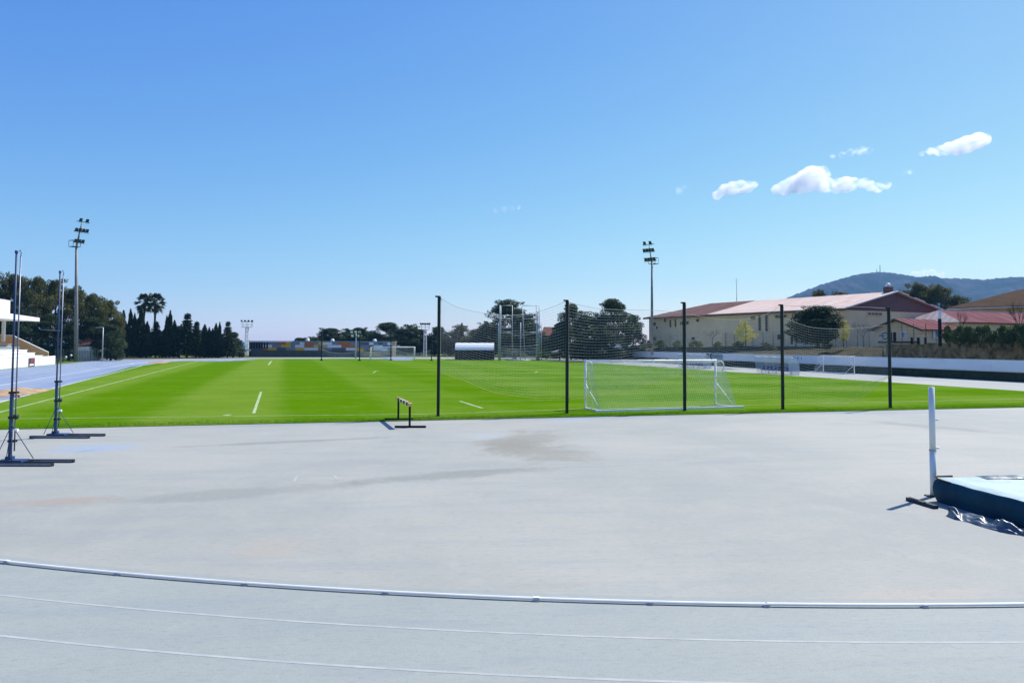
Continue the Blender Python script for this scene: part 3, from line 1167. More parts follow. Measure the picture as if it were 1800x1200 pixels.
def net_panel(A, B, top_px, bot_px, label, hem_rope=None, mesh=0.135, rh=0.0050, rv=0.0014, bulge=0.25, name='ball_net', top_w=0.010, seed=1):
    ab = B - A
    L = ab.length
    d = ab.normalized()
    nrm = Vector((d.y, -d.x, 0))
    rg = random.Random(seed)

    def conv(pp):
        xs, zs = [], []
        for (x, y) in pp:
            q = PV(x, y, A, B)
            xs.append(min(1, max(0, (Vector((q.x, q.y, 0)) - Vector((A.x, A.y, 0))).dot(d) / L)))
            zs.append(q.z)
        return xs, zs
    tx, tz = conv(top_px)
    bx, bz = conv(bot_px)
    tx[0] = bx[0] = 0.0
    tx[-1] = bx[-1] = 1.0
    ph = rg.uniform(0, 6)

    def fn(s, q):
        zt, zb = smooth_interp(tx, tz, s), smooth_interp(bx, bz, s)
        z = max(0.05, zb + (zt - zb) * q)
        # the folds crowd towards the posts
        o = bulge * math.sin(math.pi * s) * (1 - q) * 0.8 + 0.05 * math.sin(14 * s + ph + 3 * q) * (1 - 0.5 * q)
        ss = s + 0.012 * math.sin(2 * math.pi * s * 2 + 5 * q + ph) * math.sin(math.pi * s)
        p = A + d * (0.07 + ss * (L - 0.14)) + nrm * o
        return Vector((p.x, p.y, z))
    t = thing(name, label, 'ball net', A, math.atan2(d.y, d.x))
    hh = max(tz) - min(bz)
    ns, nq = int(L / mesh), int(hh / (mesh * 1.1))
    mb = MB()
    for i in range(ns + 1):
        mb.tube([fn(i / ns, j / 14) for j in range(15)], rv, 3, cap=False)
    for j in range(nq + 1):
        mb.tube([fn(i / 26, j / nq) for i in range(27)], rh, 3, cap=False)
    mb.build('netting', M['net'], t, world=True)
    mb = MB()
    mb.tube([fn(i / 40, 1) for i in range(41)], top_w, 5)
    mb.build('top_rope', M['net'], t, world=True)
    mb = MB()
    mb.tube([fn(i / 40, 0) for i in range(41)], 0.011, 5)
    mb.build('hem_rope', M['rope'], t, world=True)
    if hem_rope:
        hx, hz = conv(hem_rope)
        mb = MB()
        pts = []
        for i in range(31):
            s = hx[0] + (hx[-1] - hx[0]) * i / 30
            p = A + d * (s * L) + nrm * 0.06
            pts.append((p.x, p.y, smooth_interp(hx, hz, s)))
        mb.tube(pts, 0.010, 5)
        mb.build('spare_rope', M['rope'], t, world=True)
    return t


net_panel(post_pts[0], post_pts[1],
          [(772, 524), (800, 539), (850, 551), (890, 555), (940, 549), (975, 539), (995, 530)],
          [(771, 655), (800, 664), (850, 683), (890, 693), (930, 698), (995, 700)],
          'pale net sagging between the first and second posts, its yellow hem lifted at left', seed=2)
net_panel(post_pts[1], post_pts[2],
          [(998, 531), (1040, 541), (1080, 544), (1120, 545), (1160, 546), (1202, 550)],
          [(997, 702), (1040, 697), (1089, 687), (1150, 673), (1202, 658)],
          'pale net before the dark pines and near goal, hem rising to the middle post', seed=3)
net_panel(post_pts[2], post_pts[3],
          [(1205, 552), (1225, 555), (1250, 560), (1300, 562), (1340, 556), (1374, 539)],
          [(1205, 659), (1227, 669), (1250, 686), (1300, 702), (1374, 700)],
          'pale net in front of the cream hall, hem falling away right of the middle post', seed=4)
net_panel(post_pts[3], post_pts[4],
          [(1377, 557), (1395, 566), (1425, 575), (1460, 578), (1510, 577), (1563, 571)],
          [(1377, 700), (1420, 710), (1455, 714), (1494, 707), (1530, 686), (1563, 662)],
          'slack pale net between the last two posts, its top edge hanging low', hem_rope=[(1377, 676), (1420, 682), (1478, 683), (1520, 675), (1563, 661)], seed=5)
mb = MB()
A, B = post_pts[3], post_pts[4]
pts = [PV(x, y, A, B) for x, y in ((1377, 537), (1420, 538), (1480, 538.5), (1530, 540), (1563, 542.5))]
mb.tube(pts, 0.008, 5)
tag(mb.build('stay_rope', M['net'], None, origin=A), 'thin rope strung nearly level across the tops of the last two net posts', 'rope')
mb = MB()
A, B = post_pts[0], post_pts[1]

# far ball net behind the far goal
FPX_ = [(565, 633.6), (632, 634.2), (687, 633.2), (758.5, 634)]
FL = ['thin dark net post far off, in front of the white ramp panels',
      'thin dark net post far off, left of the far goal, beside the twin lamp pole',
      'thin dark net post standing behind the middle of the far goal',
      'thin dark net post far off, right of the far goal and beside the lattice mast']
fp = []
for (px, py), lb in zip(FPX_, FL):
    b = G(px, py)
    t = thing('net_post', lb, 'post', b, 0, 'far net posts behind the far goal')
    mb = MB()
    mb.box((0, 0, 2.7), (0.16, 0.16, 5.4))
    mb.build('pole', M['post_green'], t)
    mb = MB()
    mb.box((0, 0, 0.1), (0.5, 0.5, 0.2))
    mb.build('socket', M['dark_steel'], t)
    fp.append(b)
fn_lab = ['drooping olive net far off, between the two posts left of the far goal',
          'drooping olive net far off, behind the left half of the far goal',
          'drooping olive net far off, behind the right half of the far goal']
for i, (t0, bt) in enumerate((
        ([(566, 614), (580, 619), (600, 621), (620, 619), (631, 616)], [(566, 624), (590, 626), (615, 626), (631, 625)]),
        ([(633, 616), (650, 619), (668, 618), (686, 614)], [(633, 625), (655, 626), (675, 625), (686, 622)]),
        ([(688, 614), (710, 620), (735, 621), (757, 615)], [(688, 622), (710, 626), (735, 626), (757, 623)]))):
    net_panel(fp[i], fp[i + 1], t0, bt, fn_lab[i], None, 0.28, 0.018, 0.010, 0.2, top_w=0.03, seed=20 + i)

# ------------------------------------------------------------------ high jump mat, upright, tarpaulin
def rounded_block(w, d, h, nx=36, ny=26, nz=8, rad=0.12, seed=3, amp=0.015):
    """block with softened edges and a slightly uneven skin, z from 0 to h; returns mb"""
    rg = np.random.default_rng(seed)
    ph = rg.uniform(0, 6, 12)
    mb = MB()

    def soft(p):
        x, y, z = p
        # pull corners in
        cx, cy, cz = max(-w / 2 + rad, min(w / 2 - rad, x)), max(-d / 2 + rad, min(d / 2 - rad, y)), max(rad, min(h - rad, z))
        v = Vector((x - cx, y - cy, z - cz))
        if z < rad:
            v.z = 0
            cz = z
        if v.length > 1e-6:
            v = v.normalized() * rad
        q = Vector((cx, cy, cz)) + v
        k = math.sin(2.1 * q.x + ph[0]) * math.sin(2.7 * q.y + ph[1]) + 0.6 * math.sin(5.3 * q.x + 3.1 * q.y + ph[2]) + 0.4 * math.sin(9 * q.y - 4 * q.z + ph[3])
        bz = math.sin(math.pi * min(1, max(0, q.z / h)))
        out = Vector((q.x, q.y, 0))
        if abs(q.x) > w / 2 - 0.14:
            q.x += math.copysign(0.05 * bz + amp * k, q.x)
        if abs(q.y) > d / 2 - 0.14:
            q.y += math.copysign(0.05 * bz + amp * k, q.y)
        if q.z > h - 0.05:
            q.z += amp * k * 0.8
        return q

    def grid(fn, a, b):
        vs = [soft(fn(i / a, j / b)) for i in range(a + 1) for j in range(b + 1)]
        fs = [(i * (b + 1) + j, (i + 1) * (b + 1) + j, (i + 1) * (b + 1) + j + 1, i * (b + 1) + j + 1) for i in range(a) for j in range(b)]
        return vs, fs
    hw, hd = w / 2, d / 2
    for fn, a, b in ((lambda s, t: (-hw + w * s, -hd, h * t), nx, nz), (lambda s, t: (hw - w * s, hd, h * t), nx, nz),
                     (lambda s, t: (-hw, hd - d * s, h * t), ny, nz), (lambda s, t: (hw, -hd + d * s, h * t), ny, nz)):
        vs, fs = grid(fn, a, b)
        mb.add(vs, fs, 0, True)
    vs, fs = grid(lambda s, t: (-hw + w * s, -hd + d * t, h), nx, ny)
    return mb, vs, fs


mc = G(1643, 880)                       # back left corner of the mat
mdir = (G(1800, 929) - mc).normalized()  # its left side runs towards the camera
mx = Vector((-mdir.y, mdir.x, 0))
if mx.x < 0:
    mx = -mx
MW, MD, MH = 5.4, 4.3, 0.51
mcen = mc + mx * (MW / 2) + mdir * (MD / 2)
ang_m = math.atan2(mx.y, mx.x)
mat_t = thing('high_jump_mat', 'low navy landing mat with a pale top at the right edge', 'landing mat', mcen, ang_m)
mb, tv, tf = rounded_block(MW, MD, MH)
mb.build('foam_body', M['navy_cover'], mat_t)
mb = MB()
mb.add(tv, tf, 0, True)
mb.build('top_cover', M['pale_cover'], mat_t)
# folds of the cover lying along the back edge of the mat
for (x0, x1, hh_, lab) in ((-MW / 2 + 0.9, -MW / 2 + 1.9, 0.05, 0), (-MW / 2 + 1.85, -MW / 2 + 3.6, 0.10, 1)):
    mb = MB()
    vs, fs = [], []
    na, nb_ = 18, 8
    for i in range(na + 1):
        for j in range(nb_ + 1):
            s, q = i / na, j / nb_
            x = x0 + (x1 - x0) * s
            y = MD / 2 - 0.42 + 0.40 * q
            z = MH + 0.012 + hh_ * math.sin(math.pi * q) * math.sin(math.pi * s) * (0.75 + 0.35 * math.sin(9 * s + lab) + 0.2 * math.sin(17 * s))
            vs.append((x, y, z))
    for i in range(na):
        for j in range(nb_):
            q = i * (nb_ + 1) + j
            fs.append((q, q + nb_ + 1, q + nb_ + 2, q + 1))
    mb.add(vs, fs, 0, True)
    mb.build('cover_fold', M['tarp'] if lab == 0 else M['pale_cover'], mat_t)
mb = MB()
mb.tube([(-MW / 2 + 0.02, MD / 2 - 0.5, MH - 0.05), (-MW / 2 - 0.03, MD / 2 - 0.15, MH - 0.02), (-MW / 2 + 0.05, MD / 2 + 0.03, MH + 0.005), (-MW / 2 + 0.4, MD / 2 - 0.02, MH + 0.01)], 0.022, 6)
mb.build('piping', M['dark_steel'], mat_t)

ub = G(1641, 872)
up_top = P(1634, 680, ub.y)
up = thing('high_jump_upright', 'pale grey high jump upright standing at the corner of the navy mat', 'upright', ub)
hU = up_top.z
mb = MB()
mb.tube([(0, 0, 0.03), (0, 0, hU * 0.42)], 0.066, 16)
mb.build('outer_tube', M['upright'], up)
mb = MB()
mb.tube([(0, 0, hU * 0.42 + 0.004), (0, 0, hU)], 0.062, 16)
mb.build('inner_tube', M['upright'], up)
mb = MB()
mb.tube([(0, 0, hU * 0.42 - 0.012), (0, 0, hU * 0.42 + 0.012)], 0.076, 16)
mb.build('collar', M['galv'], up)
for z in (hU * 0.44, hU * 0.70):
    mb = MB()
    mb.box((0.095, 0, z), (0.06, 0.05, 0.035))
    mb.tube([(0.06, -0.01, z), (0.15, -0.01, z + 0.015)], 0.010, 6)
    mb.build('peg', M['white'], up)
mb = MB()
mb.box((0, 0, 0.012), (0.30, 0.22, 0.024))
mb.build('base_plate', M['dark_steel'], up)
fa, fb = G(1596, 879), G(1634, 891.5)
mb = MB()
mb.bar((fa.x, fa.y, 0.035), (fb.x + 0.06, fb.y - 0.14, 0.035), 0.10, 0.07)
for k in (0.12, 0.45, 0.8):
    q = fa.lerp(fb, k)
    mb.tube([(q.x, q.y, 0.068), (q.x, q.y, 0.085)], 0.022, 8)
mb.build('base_bar', M['dark_steel'], up, world=True)

# crumpled tarpaulin lying along the foot of the mat
t0_, t1_ = G(1668, 906), G(1830, 948)
tdv = (t1_ - t0_)
tl = tdv.length
tdn = tdv.normalized()
tpn = Vector((-tdn.y, tdn.x, 0))
if tpn.x < 0:
    tpn = -tpn
vs, fs = [], []
na, nb_ = 90, 22
for i in range(na + 1):
    s = i / na
    for j in range(nb_ + 1):
        q = j / nb_
        wd = 0.46 * min(1, s * 6 + 0.3) * (0.9 + 0.22 * math.sin(5.3 * s + 1) + 0.10 * math.sin(13 * s))
        env = math.sin(math.pi * q) ** 0.6
        # a few soft rolls along the length, pinched where the sheet doubles over
        roll = abs(math.sin(2.2 * math.pi * q + 1.6 * math.sin(7 * s) + 0.4)) ** 0.8
        hump = 0.55 + 0.45 * math.sin(9.5 * s + 0.5 + 1.2 * math.sin(4 * s))
        z = env * (0.03 + 0.135 * roll * hump + 0.05 * math.sin(19 * s + 4 * q) * roll + 0.015 * math.sin(46 * s + 11 * q))
        z = max(0.006, z)
        p = t0_ + tdn * (tl * s + 0.07 * math.sin(6 * q + 11 * s)) + tpn * (wd * (q - 0.40) + 0.06 * math.sin(8 * s))
        vs.append((p.x, p.y, z))
for i in range(na):
    for j in range(nb_):
        q = i * (nb_ + 1) + j
        fs.append((q, q + nb_ + 1, q + nb_ + 2, q + 1))
mb = MB()
mb.add(vs, fs, 0, True)
tag(mb.build('tarpaulin', M['tarp'], None, origin=t0_), 'dark crumpled tarpaulin lying on the ground along the foot of the navy mat', 'tarpaulin')

# ------------------------------------------------------------------ trees
def limb_tubes(mb, rng, base, top, r0, n_limb, spread, z0, z1, curve=0.3):
    pts, rs = [], []
    for i in range(7):
        f = i / 6
        pts.append(base.lerp(top, f) + Vector((math.sin(f * 3 + curve) * curve * f, math.cos(f * 2.3) * curve * f * 0.6, 0)))
        rs.append(r0 * (1 - 0.78 * f))
    mb.tube(pts, rs, 8)
    for k in range(n_limb):
        f = rng.uniform(z0, z1)
        st = base.lerp(top, f)
        a = rng.uniform(0, 6.28)
        ln = spread * rng.uniform(0.5, 1.0)
        en = st + Vector((math.cos(a) * ln, math.sin(a) * ln, ln * rng.uniform(0.25, 0.8)))
        md = st.lerp(en, 0.5) + Vector((0, 0, -0.1 * ln))
        mb.tube([st, md, en], [r0 * 0.38 * (1 - f * 0.5), r0 * 0.22, r0 * 0.07], 6)


PROTO = {}


def proto_mesh(key, trunk_mb, trunk_m, quads, leaf_m):
    tm = None
    if trunk_mb is not None:
        tm = bpy.data.meshes.new('trunk')
        tm.from_pydata(trunk_mb.v, [], trunk_mb.f)
        tm.materials.append(trunk_m)
        tm.polygons.foreach_set('use_smooth', [True] * len(tm.polygons))
        tm.update()
    cm = quads_mesh('crown', quads, leaf_m) if quads is not None else None
    PROTO[key] = (tm, cm)


def clump_cloud(rng, centers, radii, per, flat=0.75):
    out = []
    for c, r in zip(centers, radii):
        n = int(per * (r / np.mean(radii)) ** 2)
        d = rng.normal(size=(n, 3))
        d /= np.linalg.norm(d, axis=1)[:, None]
        rr = r * rng.uniform(0.25, 1.0, n) ** 0.5
        p = d * rr[:, None]
        p[:, 2] *= flat
        out.append(p + c)
    return np.concatenate(out)


def make_pine(key, seed, leaf_m, H=12.0, rad=4.0, low=0.30, nclump=55, per=190, leaf=(0.42, 0.13), flat_top=0.0, rk=1.0):
    rng = np.random.default_rng(seed)
    cs, rs = [], []
    for i in range(nclump):
        h = low + (1 - low) * rng.uniform(0, 1) ** 0.85
        prof = math.sin(math.pi * min(1, max(0.0, (h - low) / (1 - low))) ** 0.62) ** 0.6 if flat_top == 0 else (0.35 + 0.75 * ((h - low) / (1 - low))) * (1.0 if h < 0.9 else 0.75)
        a = rng.uniform(0, 6.28)
        r = rad * prof * rng.uniform(0.35, 0.92)
        cs.append((r * math.cos(a), r * math.sin(a), H * h * 0.92))
        rs.append(rng.uniform(0.75, 1.5) * rad / 4.2 * rk)
    # top knobs for an uneven outline
    for i in range(9):
        a = rng.uniform(0, 6.28)
        r = rad * rng.uniform(0.0, 0.6)
        cs.append((r * math.cos(a), r * math.sin(a), H * rng.uniform(0.88, 0.97)))
        rs.append(rng.uniform(0.4, 0.75) * rad / 4.2)
    p = clump_cloud(rng, np.array(cs), np.array(rs), per)
    q = leaf_quads(p, np.full(len(p), leaf[0]), np.full(len(p), leaf[1]), None, rng)
    mb = MB()
    limb_tubes(mb, rng, Vector((0, 0, -0.2)), Vector((rng.uniform(-0.6, 0.6), rng.uniform(-0.4, 0.4), H * 0.86)), 0.26, 10, rad * 0.75, 0.3, 0.85)
    proto_mesh(key, mb, M['trunk'], q, leaf_m)


def make_cypress(key, seed, H=10.0, rad=0.95, leaf_m=None):
    rng = np.random.default_rng(seed)
    n = 4200
    h = rng.uniform(0.03, 1.0, n)
    lump = 1 + 0.16 * np.sin(h * 23 + seed) + 0.1 * np.sin(h * 51)
    prof = np.where(h < 0.45, 0.75 + 0.25 * (h / 0.45), np.clip((1 - h) / 0.55, 0, 1) ** 0.72) * lump
    a = rng.uniform(0, 6.28, n)
    prof = prof * (1 + 0.14 * np.sin(3 * a + 9 * h + seed))
    r = rad * prof * rng.uniform(0.4, 1.0, n) ** 0.4
    p = np.stack([r * np.cos(a), r * np.sin(a), H * h * 0.985], 1)
    d = np.stack([np.cos(a) * 0.4, np.sin(a) * 0.4, np.ones(n)], 1)
    q = leaf_quads(p, np.full(n, 0.55), np.full(n, 0.16), d, rng)
    # wispy tip
    t = rng.uniform(0.9, 1.03, 130)
    p2 = np.stack([rng.normal(0, 0.07, 130), rng.normal(0, 0.07, 130), H * t], 1)
    q2 = leaf_quads(p2, np.full(130, 0.4), np.full(130, 0.10), np.tile([[0, 0, 1.0]], (130, 1)), rng)
    mb = MB()
    limb_tubes(mb, rng, Vector((0, 0, -0.2)), Vector((0, 0, H * 0.85)), 0.14, 6, 0.5, 0.1, 0.7, 0.05)
    proto_mesh(key, mb, M['trunk'], np.concatenate([q, q2]), leaf_m or M['cypress'])


def make_fir(key, seed, H=10.0, rad=2.6):
    rng = np.random.default_rng(seed)
    P_, D_ = [], []
    mb = MB()
    limb_tubes(mb, rng, Vector((0, 0, -0.2)), Vector((0, 0, H * 0.97)), 0.18, 0, 0.5, 0.1, 0.7, 0.05)
    for w in range(26):
        h = 0.08 + 0.88 * (w / 26) + rng.uniform(-0.01, 0.01)
        rr = rad * (1 - h) ** 0.85 * rng.uniform(0.75, 1.1) + 0.15
        nb = rng.integers(6, 9)
        a0 = rng.uniform(0, 6.28)
        for b in range(nb):
            a = a0 + 6.28 * b / nb + rng.uniform(-0.2, 0.2)
            ln = rr * rng.uniform(0.7, 1.1)
            n = int(34 * max(0.4, ln))
            t = rng.uniform(0.08, 1, n)
            x = t * ln
            z = H * h + 0.18 * x - 0.30 * x * x / max(ln, 0.3) + rng.normal(0, 0.09, n)
            lat = rng.normal(0, 0.17, n) * (1.1 - 0.7 * t)
            P_.append(np.stack([x * math.cos(a) - lat * math.sin(a), x * math.sin(a) + lat * math.cos(a), z], 1))
            D_.append(np.tile([[math.cos(a), math.sin(a), 0.1]], (n, 1)))
    p, d = np.concatenate(P_), np.concatenate(D_)
    q = leaf_quads(p, np.full(len(p), 0.42), np.full(len(p), 0.15), d, rng)
    proto_mesh(key, mb, M['trunk'], q, M['fir'])


def make_palm(key, seed, H=10.0):
    rng = np.random.default_rng(seed)
    mb = MB()
    pts = [Vector((0.5 * math.sin(f * 1.4 + seed) * f, 0, H * 0.86 * f)) for f in np.linspace(-0.02, 1, 9)]
    mb.tube(pts, [0.30, 0.24, 0.2, 0.19, 0.18, 0.18, 0.18, 0.2, 0.26], 10)
    c = pts[-1]
    Q = []
    for k in range(58):
        a = rng.uniform(0, 6.28)
        el = rng.uniform(-0.9, 1.15)
        ln = 1.15 * rng.uniform(0.85, 1.1)
        dr_ = np.array([math.cos(a) * math.cos(el), math.sin(a) * math.cos(el), math.sin(el)])
        tip = np.array(c) + dr_ * ln
        side = np.array([-math.sin(a), math.cos(a), 0])
        upv = np.cross(dr_, side) * -1
        for f in range(15):
            b = (f / 14 - 0.5) * 2.5
            fd = dr_ * math.cos(b) + side * math.sin(b) + np.array([0, 0, -0.18 * abs(b)])
            L = 1.05 * (1 - 0.25 * abs(b)) * rng.uniform(0.85, 1.1)
            w = np.cross(fd, upv)
            w = w / (np.linalg.norm(w) + 1e-6) * 0.085
            mid = tip + fd * L * 0.5
            end = tip + fd * L + np.array([0, 0, -0.28 * L])
            Q.append(np.stack([tip, mid + w, end, mid - w]))
        w = side * 0.03
        Q.append(np.stack([np.array(c) - w, np.array(c) + w, tip + w, tip - w]))
    proto_mesh(key, mb, M['trunk'], np.array(Q), M['palm'])


def make_bare(key, seed, H=6.0, spread=0.55, m=None, depth=5, twig_q=True):
    rng = np.random.default_rng(seed)
    mb, cb = MB(), MB()

    def grow(p, d, ln, r, lev, tgt):
        e = p + d * ln
        mid = p + d * ln * 0.5 + Vector(rng.normal(0, 0.05 * ln, 3))
        tgt.tube([p, mid, e], [r, r * 0.85, r * 0.65], 6 if lev > 2 else 4, cap=False)
        if lev == 0:
            return
        for k in range(3 if lev > 1 else 2):
            nd = (d + Vector(rng.normal(0, spread, 3)) + Vector((0, 0, 0.22))).normalized()
            grow(e, nd, ln * rng.uniform(0.55, 0.8), r * 0.6, lev - 1, cb)
    mb.tube([(0, 0, -0.1), (0.03, 0, H * 0.18), (0, 0.02, H * 0.36)], [H * 0.024, H * 0.02, H * 0.018], 8)
    for k in range(4):
        a = 6.28 * k / 4 + rng.uniform(-0.4, 0.4)
        grow(Vector((0, 0.02, H * 0.35)), Vector((math.cos(a) * 0.6, math.sin(a) * 0.6, 0.85)).normalized(), H * 0.22, H * 0.013, depth - 1, cb)
    tm = bpy.data.meshes.new('trunk')
    tm.from_pydata(mb.v, [], mb.f)
    tm.materials.append(m or M['pale_bark'])
    cm = bpy.data.meshes.new('branches')
    cm.from_pydata(cb.v, [], cb.f)
    cm.materials.append(m or M['pale_bark'])
    PROTO[key] = (tm, cm)


def make_shrub(key, seed, leaf_m, H=1.6, rad=0.9, n=14, per=150, leaf=(0.16, 0.07)):
    rng = np.random.default_rng(seed)
    cs = [(rng.normal(0, rad * 0.45), rng.normal(0, rad * 0.45), H * rng.uniform(0.15, 0.88)) for i in range(n)]
    rs = rng.uniform(0.2, 0.42, n) * rad * 1.1
    p = clump_cloud(rng, np.array(cs), rs, per, 0.9)
    q = leaf_quads(p, np.full(len(p), leaf[0]), np.full(len(p), leaf[1]), None, rng)
    mb = MB()
    for k in range(5):
        a = 6.28 * k / 5
        mb.tube([(0, 0, -0.05), (math.cos(a) * rad * 0.3, math.sin(a) * rad * 0.3, H * 0.4), (math.cos(a) * rad * 0.55, math.sin(a) * rad * 0.55, H * 0.75)], [0.03, 0.02, 0.008], 5)
    proto_mesh(key, mb, M['trunk'], q, leaf_m)


for i in range(3):
    make_pine('pine%d' % i, 11 + i, M['pine'])
for i in range(3):
    make_pine('pined%d' % i, 31 + i, M['pine_dark'], low=0.06, nclump=75, per=190)
make_pine('umbrella0', 41, M['pine_dark'], low=0.36, nclump=48, per=210)
make_pine('umbrella1', 42, M['pine_dark'], low=0.22, nclump=55, per=200)
make_pine('olive0', 43, M['olive'], low=0.1, nclump=50, per=170)
make_pine('round0', 51, M['broad'], low=0.14, nclump=95, per=260, leaf=(0.36, 0.18), rk=1.25)
make_pine('mimosa0', 52, M['mimosa'], low=0.25, nclump=46, per=95, leaf=(0.32, 0.16))
for i in range(3):
    make_cypress('cypress%d' % i, 61 + i)
for i in range(2):
    make_fir('fir%d' % i, 71 + i)
make_palm('palm0', 81)
make_palm('palm1', 83)
make_bare('bare0', 91, 6.0, 0.5)
make_bare('bare1', 92, 6.0, 0.38, M['trunk'])
make_shrub('shrub0', 95, M['hedge'])
make_shrub('shrub1', 96, M['hedge'], n=18)
make_shrub('shrub2', 97, M['olive'])
CAN = {'pine': (11.9, 6.7), 'pined': (11.9, 6.7), 'umbrella': (11.9, 6.3), 'olive': (11.9, 6.6), 'round': (12.0, 7.6), 'mimosa': (12, 7.4),
       'cypress': (10.1, 1.9), 'fir': (10, 5.0), 'palm': (10.4, 4.2), 'bare': (6.6, 5.2), 'shrub': (1.65, 2.0)}
NAMES = {'pine': 'pine_tree', 'pined': 'pine_tree', 'umbrella': 'pine_tree', 'olive': 'olive_tree', 'round': 'evergreen_tree', 'mimosa': 'mimosa_tree',
         'cypress': 'cypress_tree', 'fir': 'fir_tree', 'palm': 'palm_tree', 'bare': 'bare_tree', 'shrub': 'shrub'}


def tree(key, px, ytop, wpx, Y, label, zb=0.0, group=None, depth_scale=None):
    kind = key.rstrip('0123456789')
    H0, W0 = CAN[kind]
    top = P(px, ytop, Y)
    base = Vector((top.x, top.y, zb))
    sz = max(0.05, (top.z - zb) / H0)
    sx = wpx * Y / FPX / W0
    nm = NAMES[kind]
    t = thing(nm, label, 'tree' if kind != 'shrub' else 'shrub', base, random.uniform(0, 6.28) if kind != 'palm' else 0.0, group, (sx, sx if depth_scale is None else sx * depth_scale, sz))
    tm, cm = PROTO[key]
    for me, pn in ((tm, 'trunk' if kind != 'shrub' else 'stems'), (cm, 'crown' if kind not in ('bare', 'shrub') else ('branches' if kind == 'bare' else 'foliage'))):
        if me is None:
            continue
        o = bpy.data.objects.new(pn, me)
        COL.objects.link(o)
        o.parent = t
    return t


gl_ = 'tall pines behind the grandstand'
for a in (
    ('pine0', -22, 480, 66, 142, 'tall pine at the left edge, cut off behind the grandstand canopy'),
    ('pine1', 26, 477, 66, 144, 'tallest pine, rising directly above the grandstand canopy'),
    ('pine2', 64, 483, 62, 140, 'tall pine between the two blue vault standards'),
    ('pine0', 98, 489, 60, 143, 'tall pine behind the top of the second vault standard'),
    ('pine1', 135, 501, 62, 146, 'tall pine behind the left floodlight mast'),
    ('pine2', 166, 514, 56, 140, 'olive toned pine just right of the left floodlight mast'),
    ('pine0', 191, 526, 50, 143, 'rounded pine on the right shoulder of the left tree mass'),
    ('pine1', 206, 553, 38, 139, 'lowest pine at the right end of the left tree mass, next to the cypresses'),
):
    tree(*a, group=gl_)
for a in (
    ('pined0', 45, 545, 60, 134, 'dark bushy tree under the pines, beside the end of the canopy'),
    ('pined1', 88, 552, 60, 135, 'dark bushy tree under the pines, above the sloping ochre stand wall'),
    ('pined2', 122, 560, 56, 136, 'dark bushy tree under the pines, left of the floodlight mast foot'),
    ('pined0', 165, 556, 60, 137, 'dark bushy tree under the pines, behind the white hut'),
    ('pined1', 196, 570, 50, 136, 'dark bushy tree under the pines, behind the bent lamp post'),
    ('pined2', 12, 540, 60, 138, 'dark bushy tree behind the grandstand column at the left edge'),
):
    tree(*a, group='dark trees below the tall pines')
cyp = [('cypress0', 217.5, 547, 17, 'slim cypress next to the left tree mass, first of the row'),
       ('cypress1', 230, 544, 15, 'slim cypress, second of the row, left of the palms'),
       ('cypress2', 237, 552, 14, 'slightly shorter cypress tucked beside the second of the row'),
       ('cypress0', 248.5, 540, 18, 'tallest cypress, directly under the left palm crown'),
       ('cypress2', 259, 566, 17, 'low cypress between the two palm trunks'),
       ('cypress1', 293.5, 556, 13, 'thin cypress right of the palms, left of a taller twin'),
       ('cypress2', 299.5, 547, 15, 'tall pointed cypress midway between the palms and the fir'),
       ('cypress0', 307, 564, 17, 'stout cypress just right of the tall pointed one'),
       ('cypress1', 360, 571, 18, 'dark cypress right of the forked fir'),
       ('cypress2', 368, 576, 13, 'short cypress, first of a close group near the row end'),
       ('cypress0', 374, 578, 14, 'short cypress, second of the close group near the row end'),
       ('cypress1', 380, 569, 14, 'pointed cypress left of the thinnest spire'),
       ('cypress2', 386.5, 567, 11, 'thinnest cypress spire, left of the last fir')]
for key, px, yt, w, lb in cyp:
    tree(key, px, yt, w, 165, lb, group='row of cypresses at the far left corner')
for a in (
    ('fir1', 275, 561, 46, 164, 'broad dark fir under the right palm trunk'),
    ('fir0', 330, 546, 54, 166, 'tallest fir with a stepped pointed top above the striped far barrier'),
    ('fir1', 346, 561, 38, 163, 'shorter fir leaning against the tallest fir'),
    ('fir0', 401, 561, 38, 164, 'pointed fir near the right end of the dark row'),
):
    tree(*a, group='firs among the cypresses')
for a in (
    ('pined0', 224, 578, 44, 168, 'dark bush filling the gap under the first cypresses'),
    ('pined1', 258, 582, 46, 168, 'dark bush under the palms'),
    ('pined2', 286, 580, 46, 168, 'dark bush right of the palm trunks'),
    ('pined0', 316, 572, 48, 168, 'dark bush left of the tallest fir'),
    ('pined1', 352, 580, 48, 168, 'dark bush under the forked fir'),
    ('pined2', 384, 586, 46, 168, 'dark bush under the thinnest cypress spire'),
    ('pined0', 410, 583, 34, 166, 'sloping dark bush at the right end of the row'),
    ('pined1', 421, 600, 22, 170, 'lowest dark bush beside the lattice mast, in front of the sea'),
):
    tree(*a, group='dark undergrowth trees of the cypress row')
tree('palm0', 253, 513, 40, 190, 'fan palm with the ragged left crown above the cypresses', group='two fan palms')
tree('palm1', 271, 512, 42, 188, 'fan palm with the fuller right crown above the cypresses', group='two fan palms')
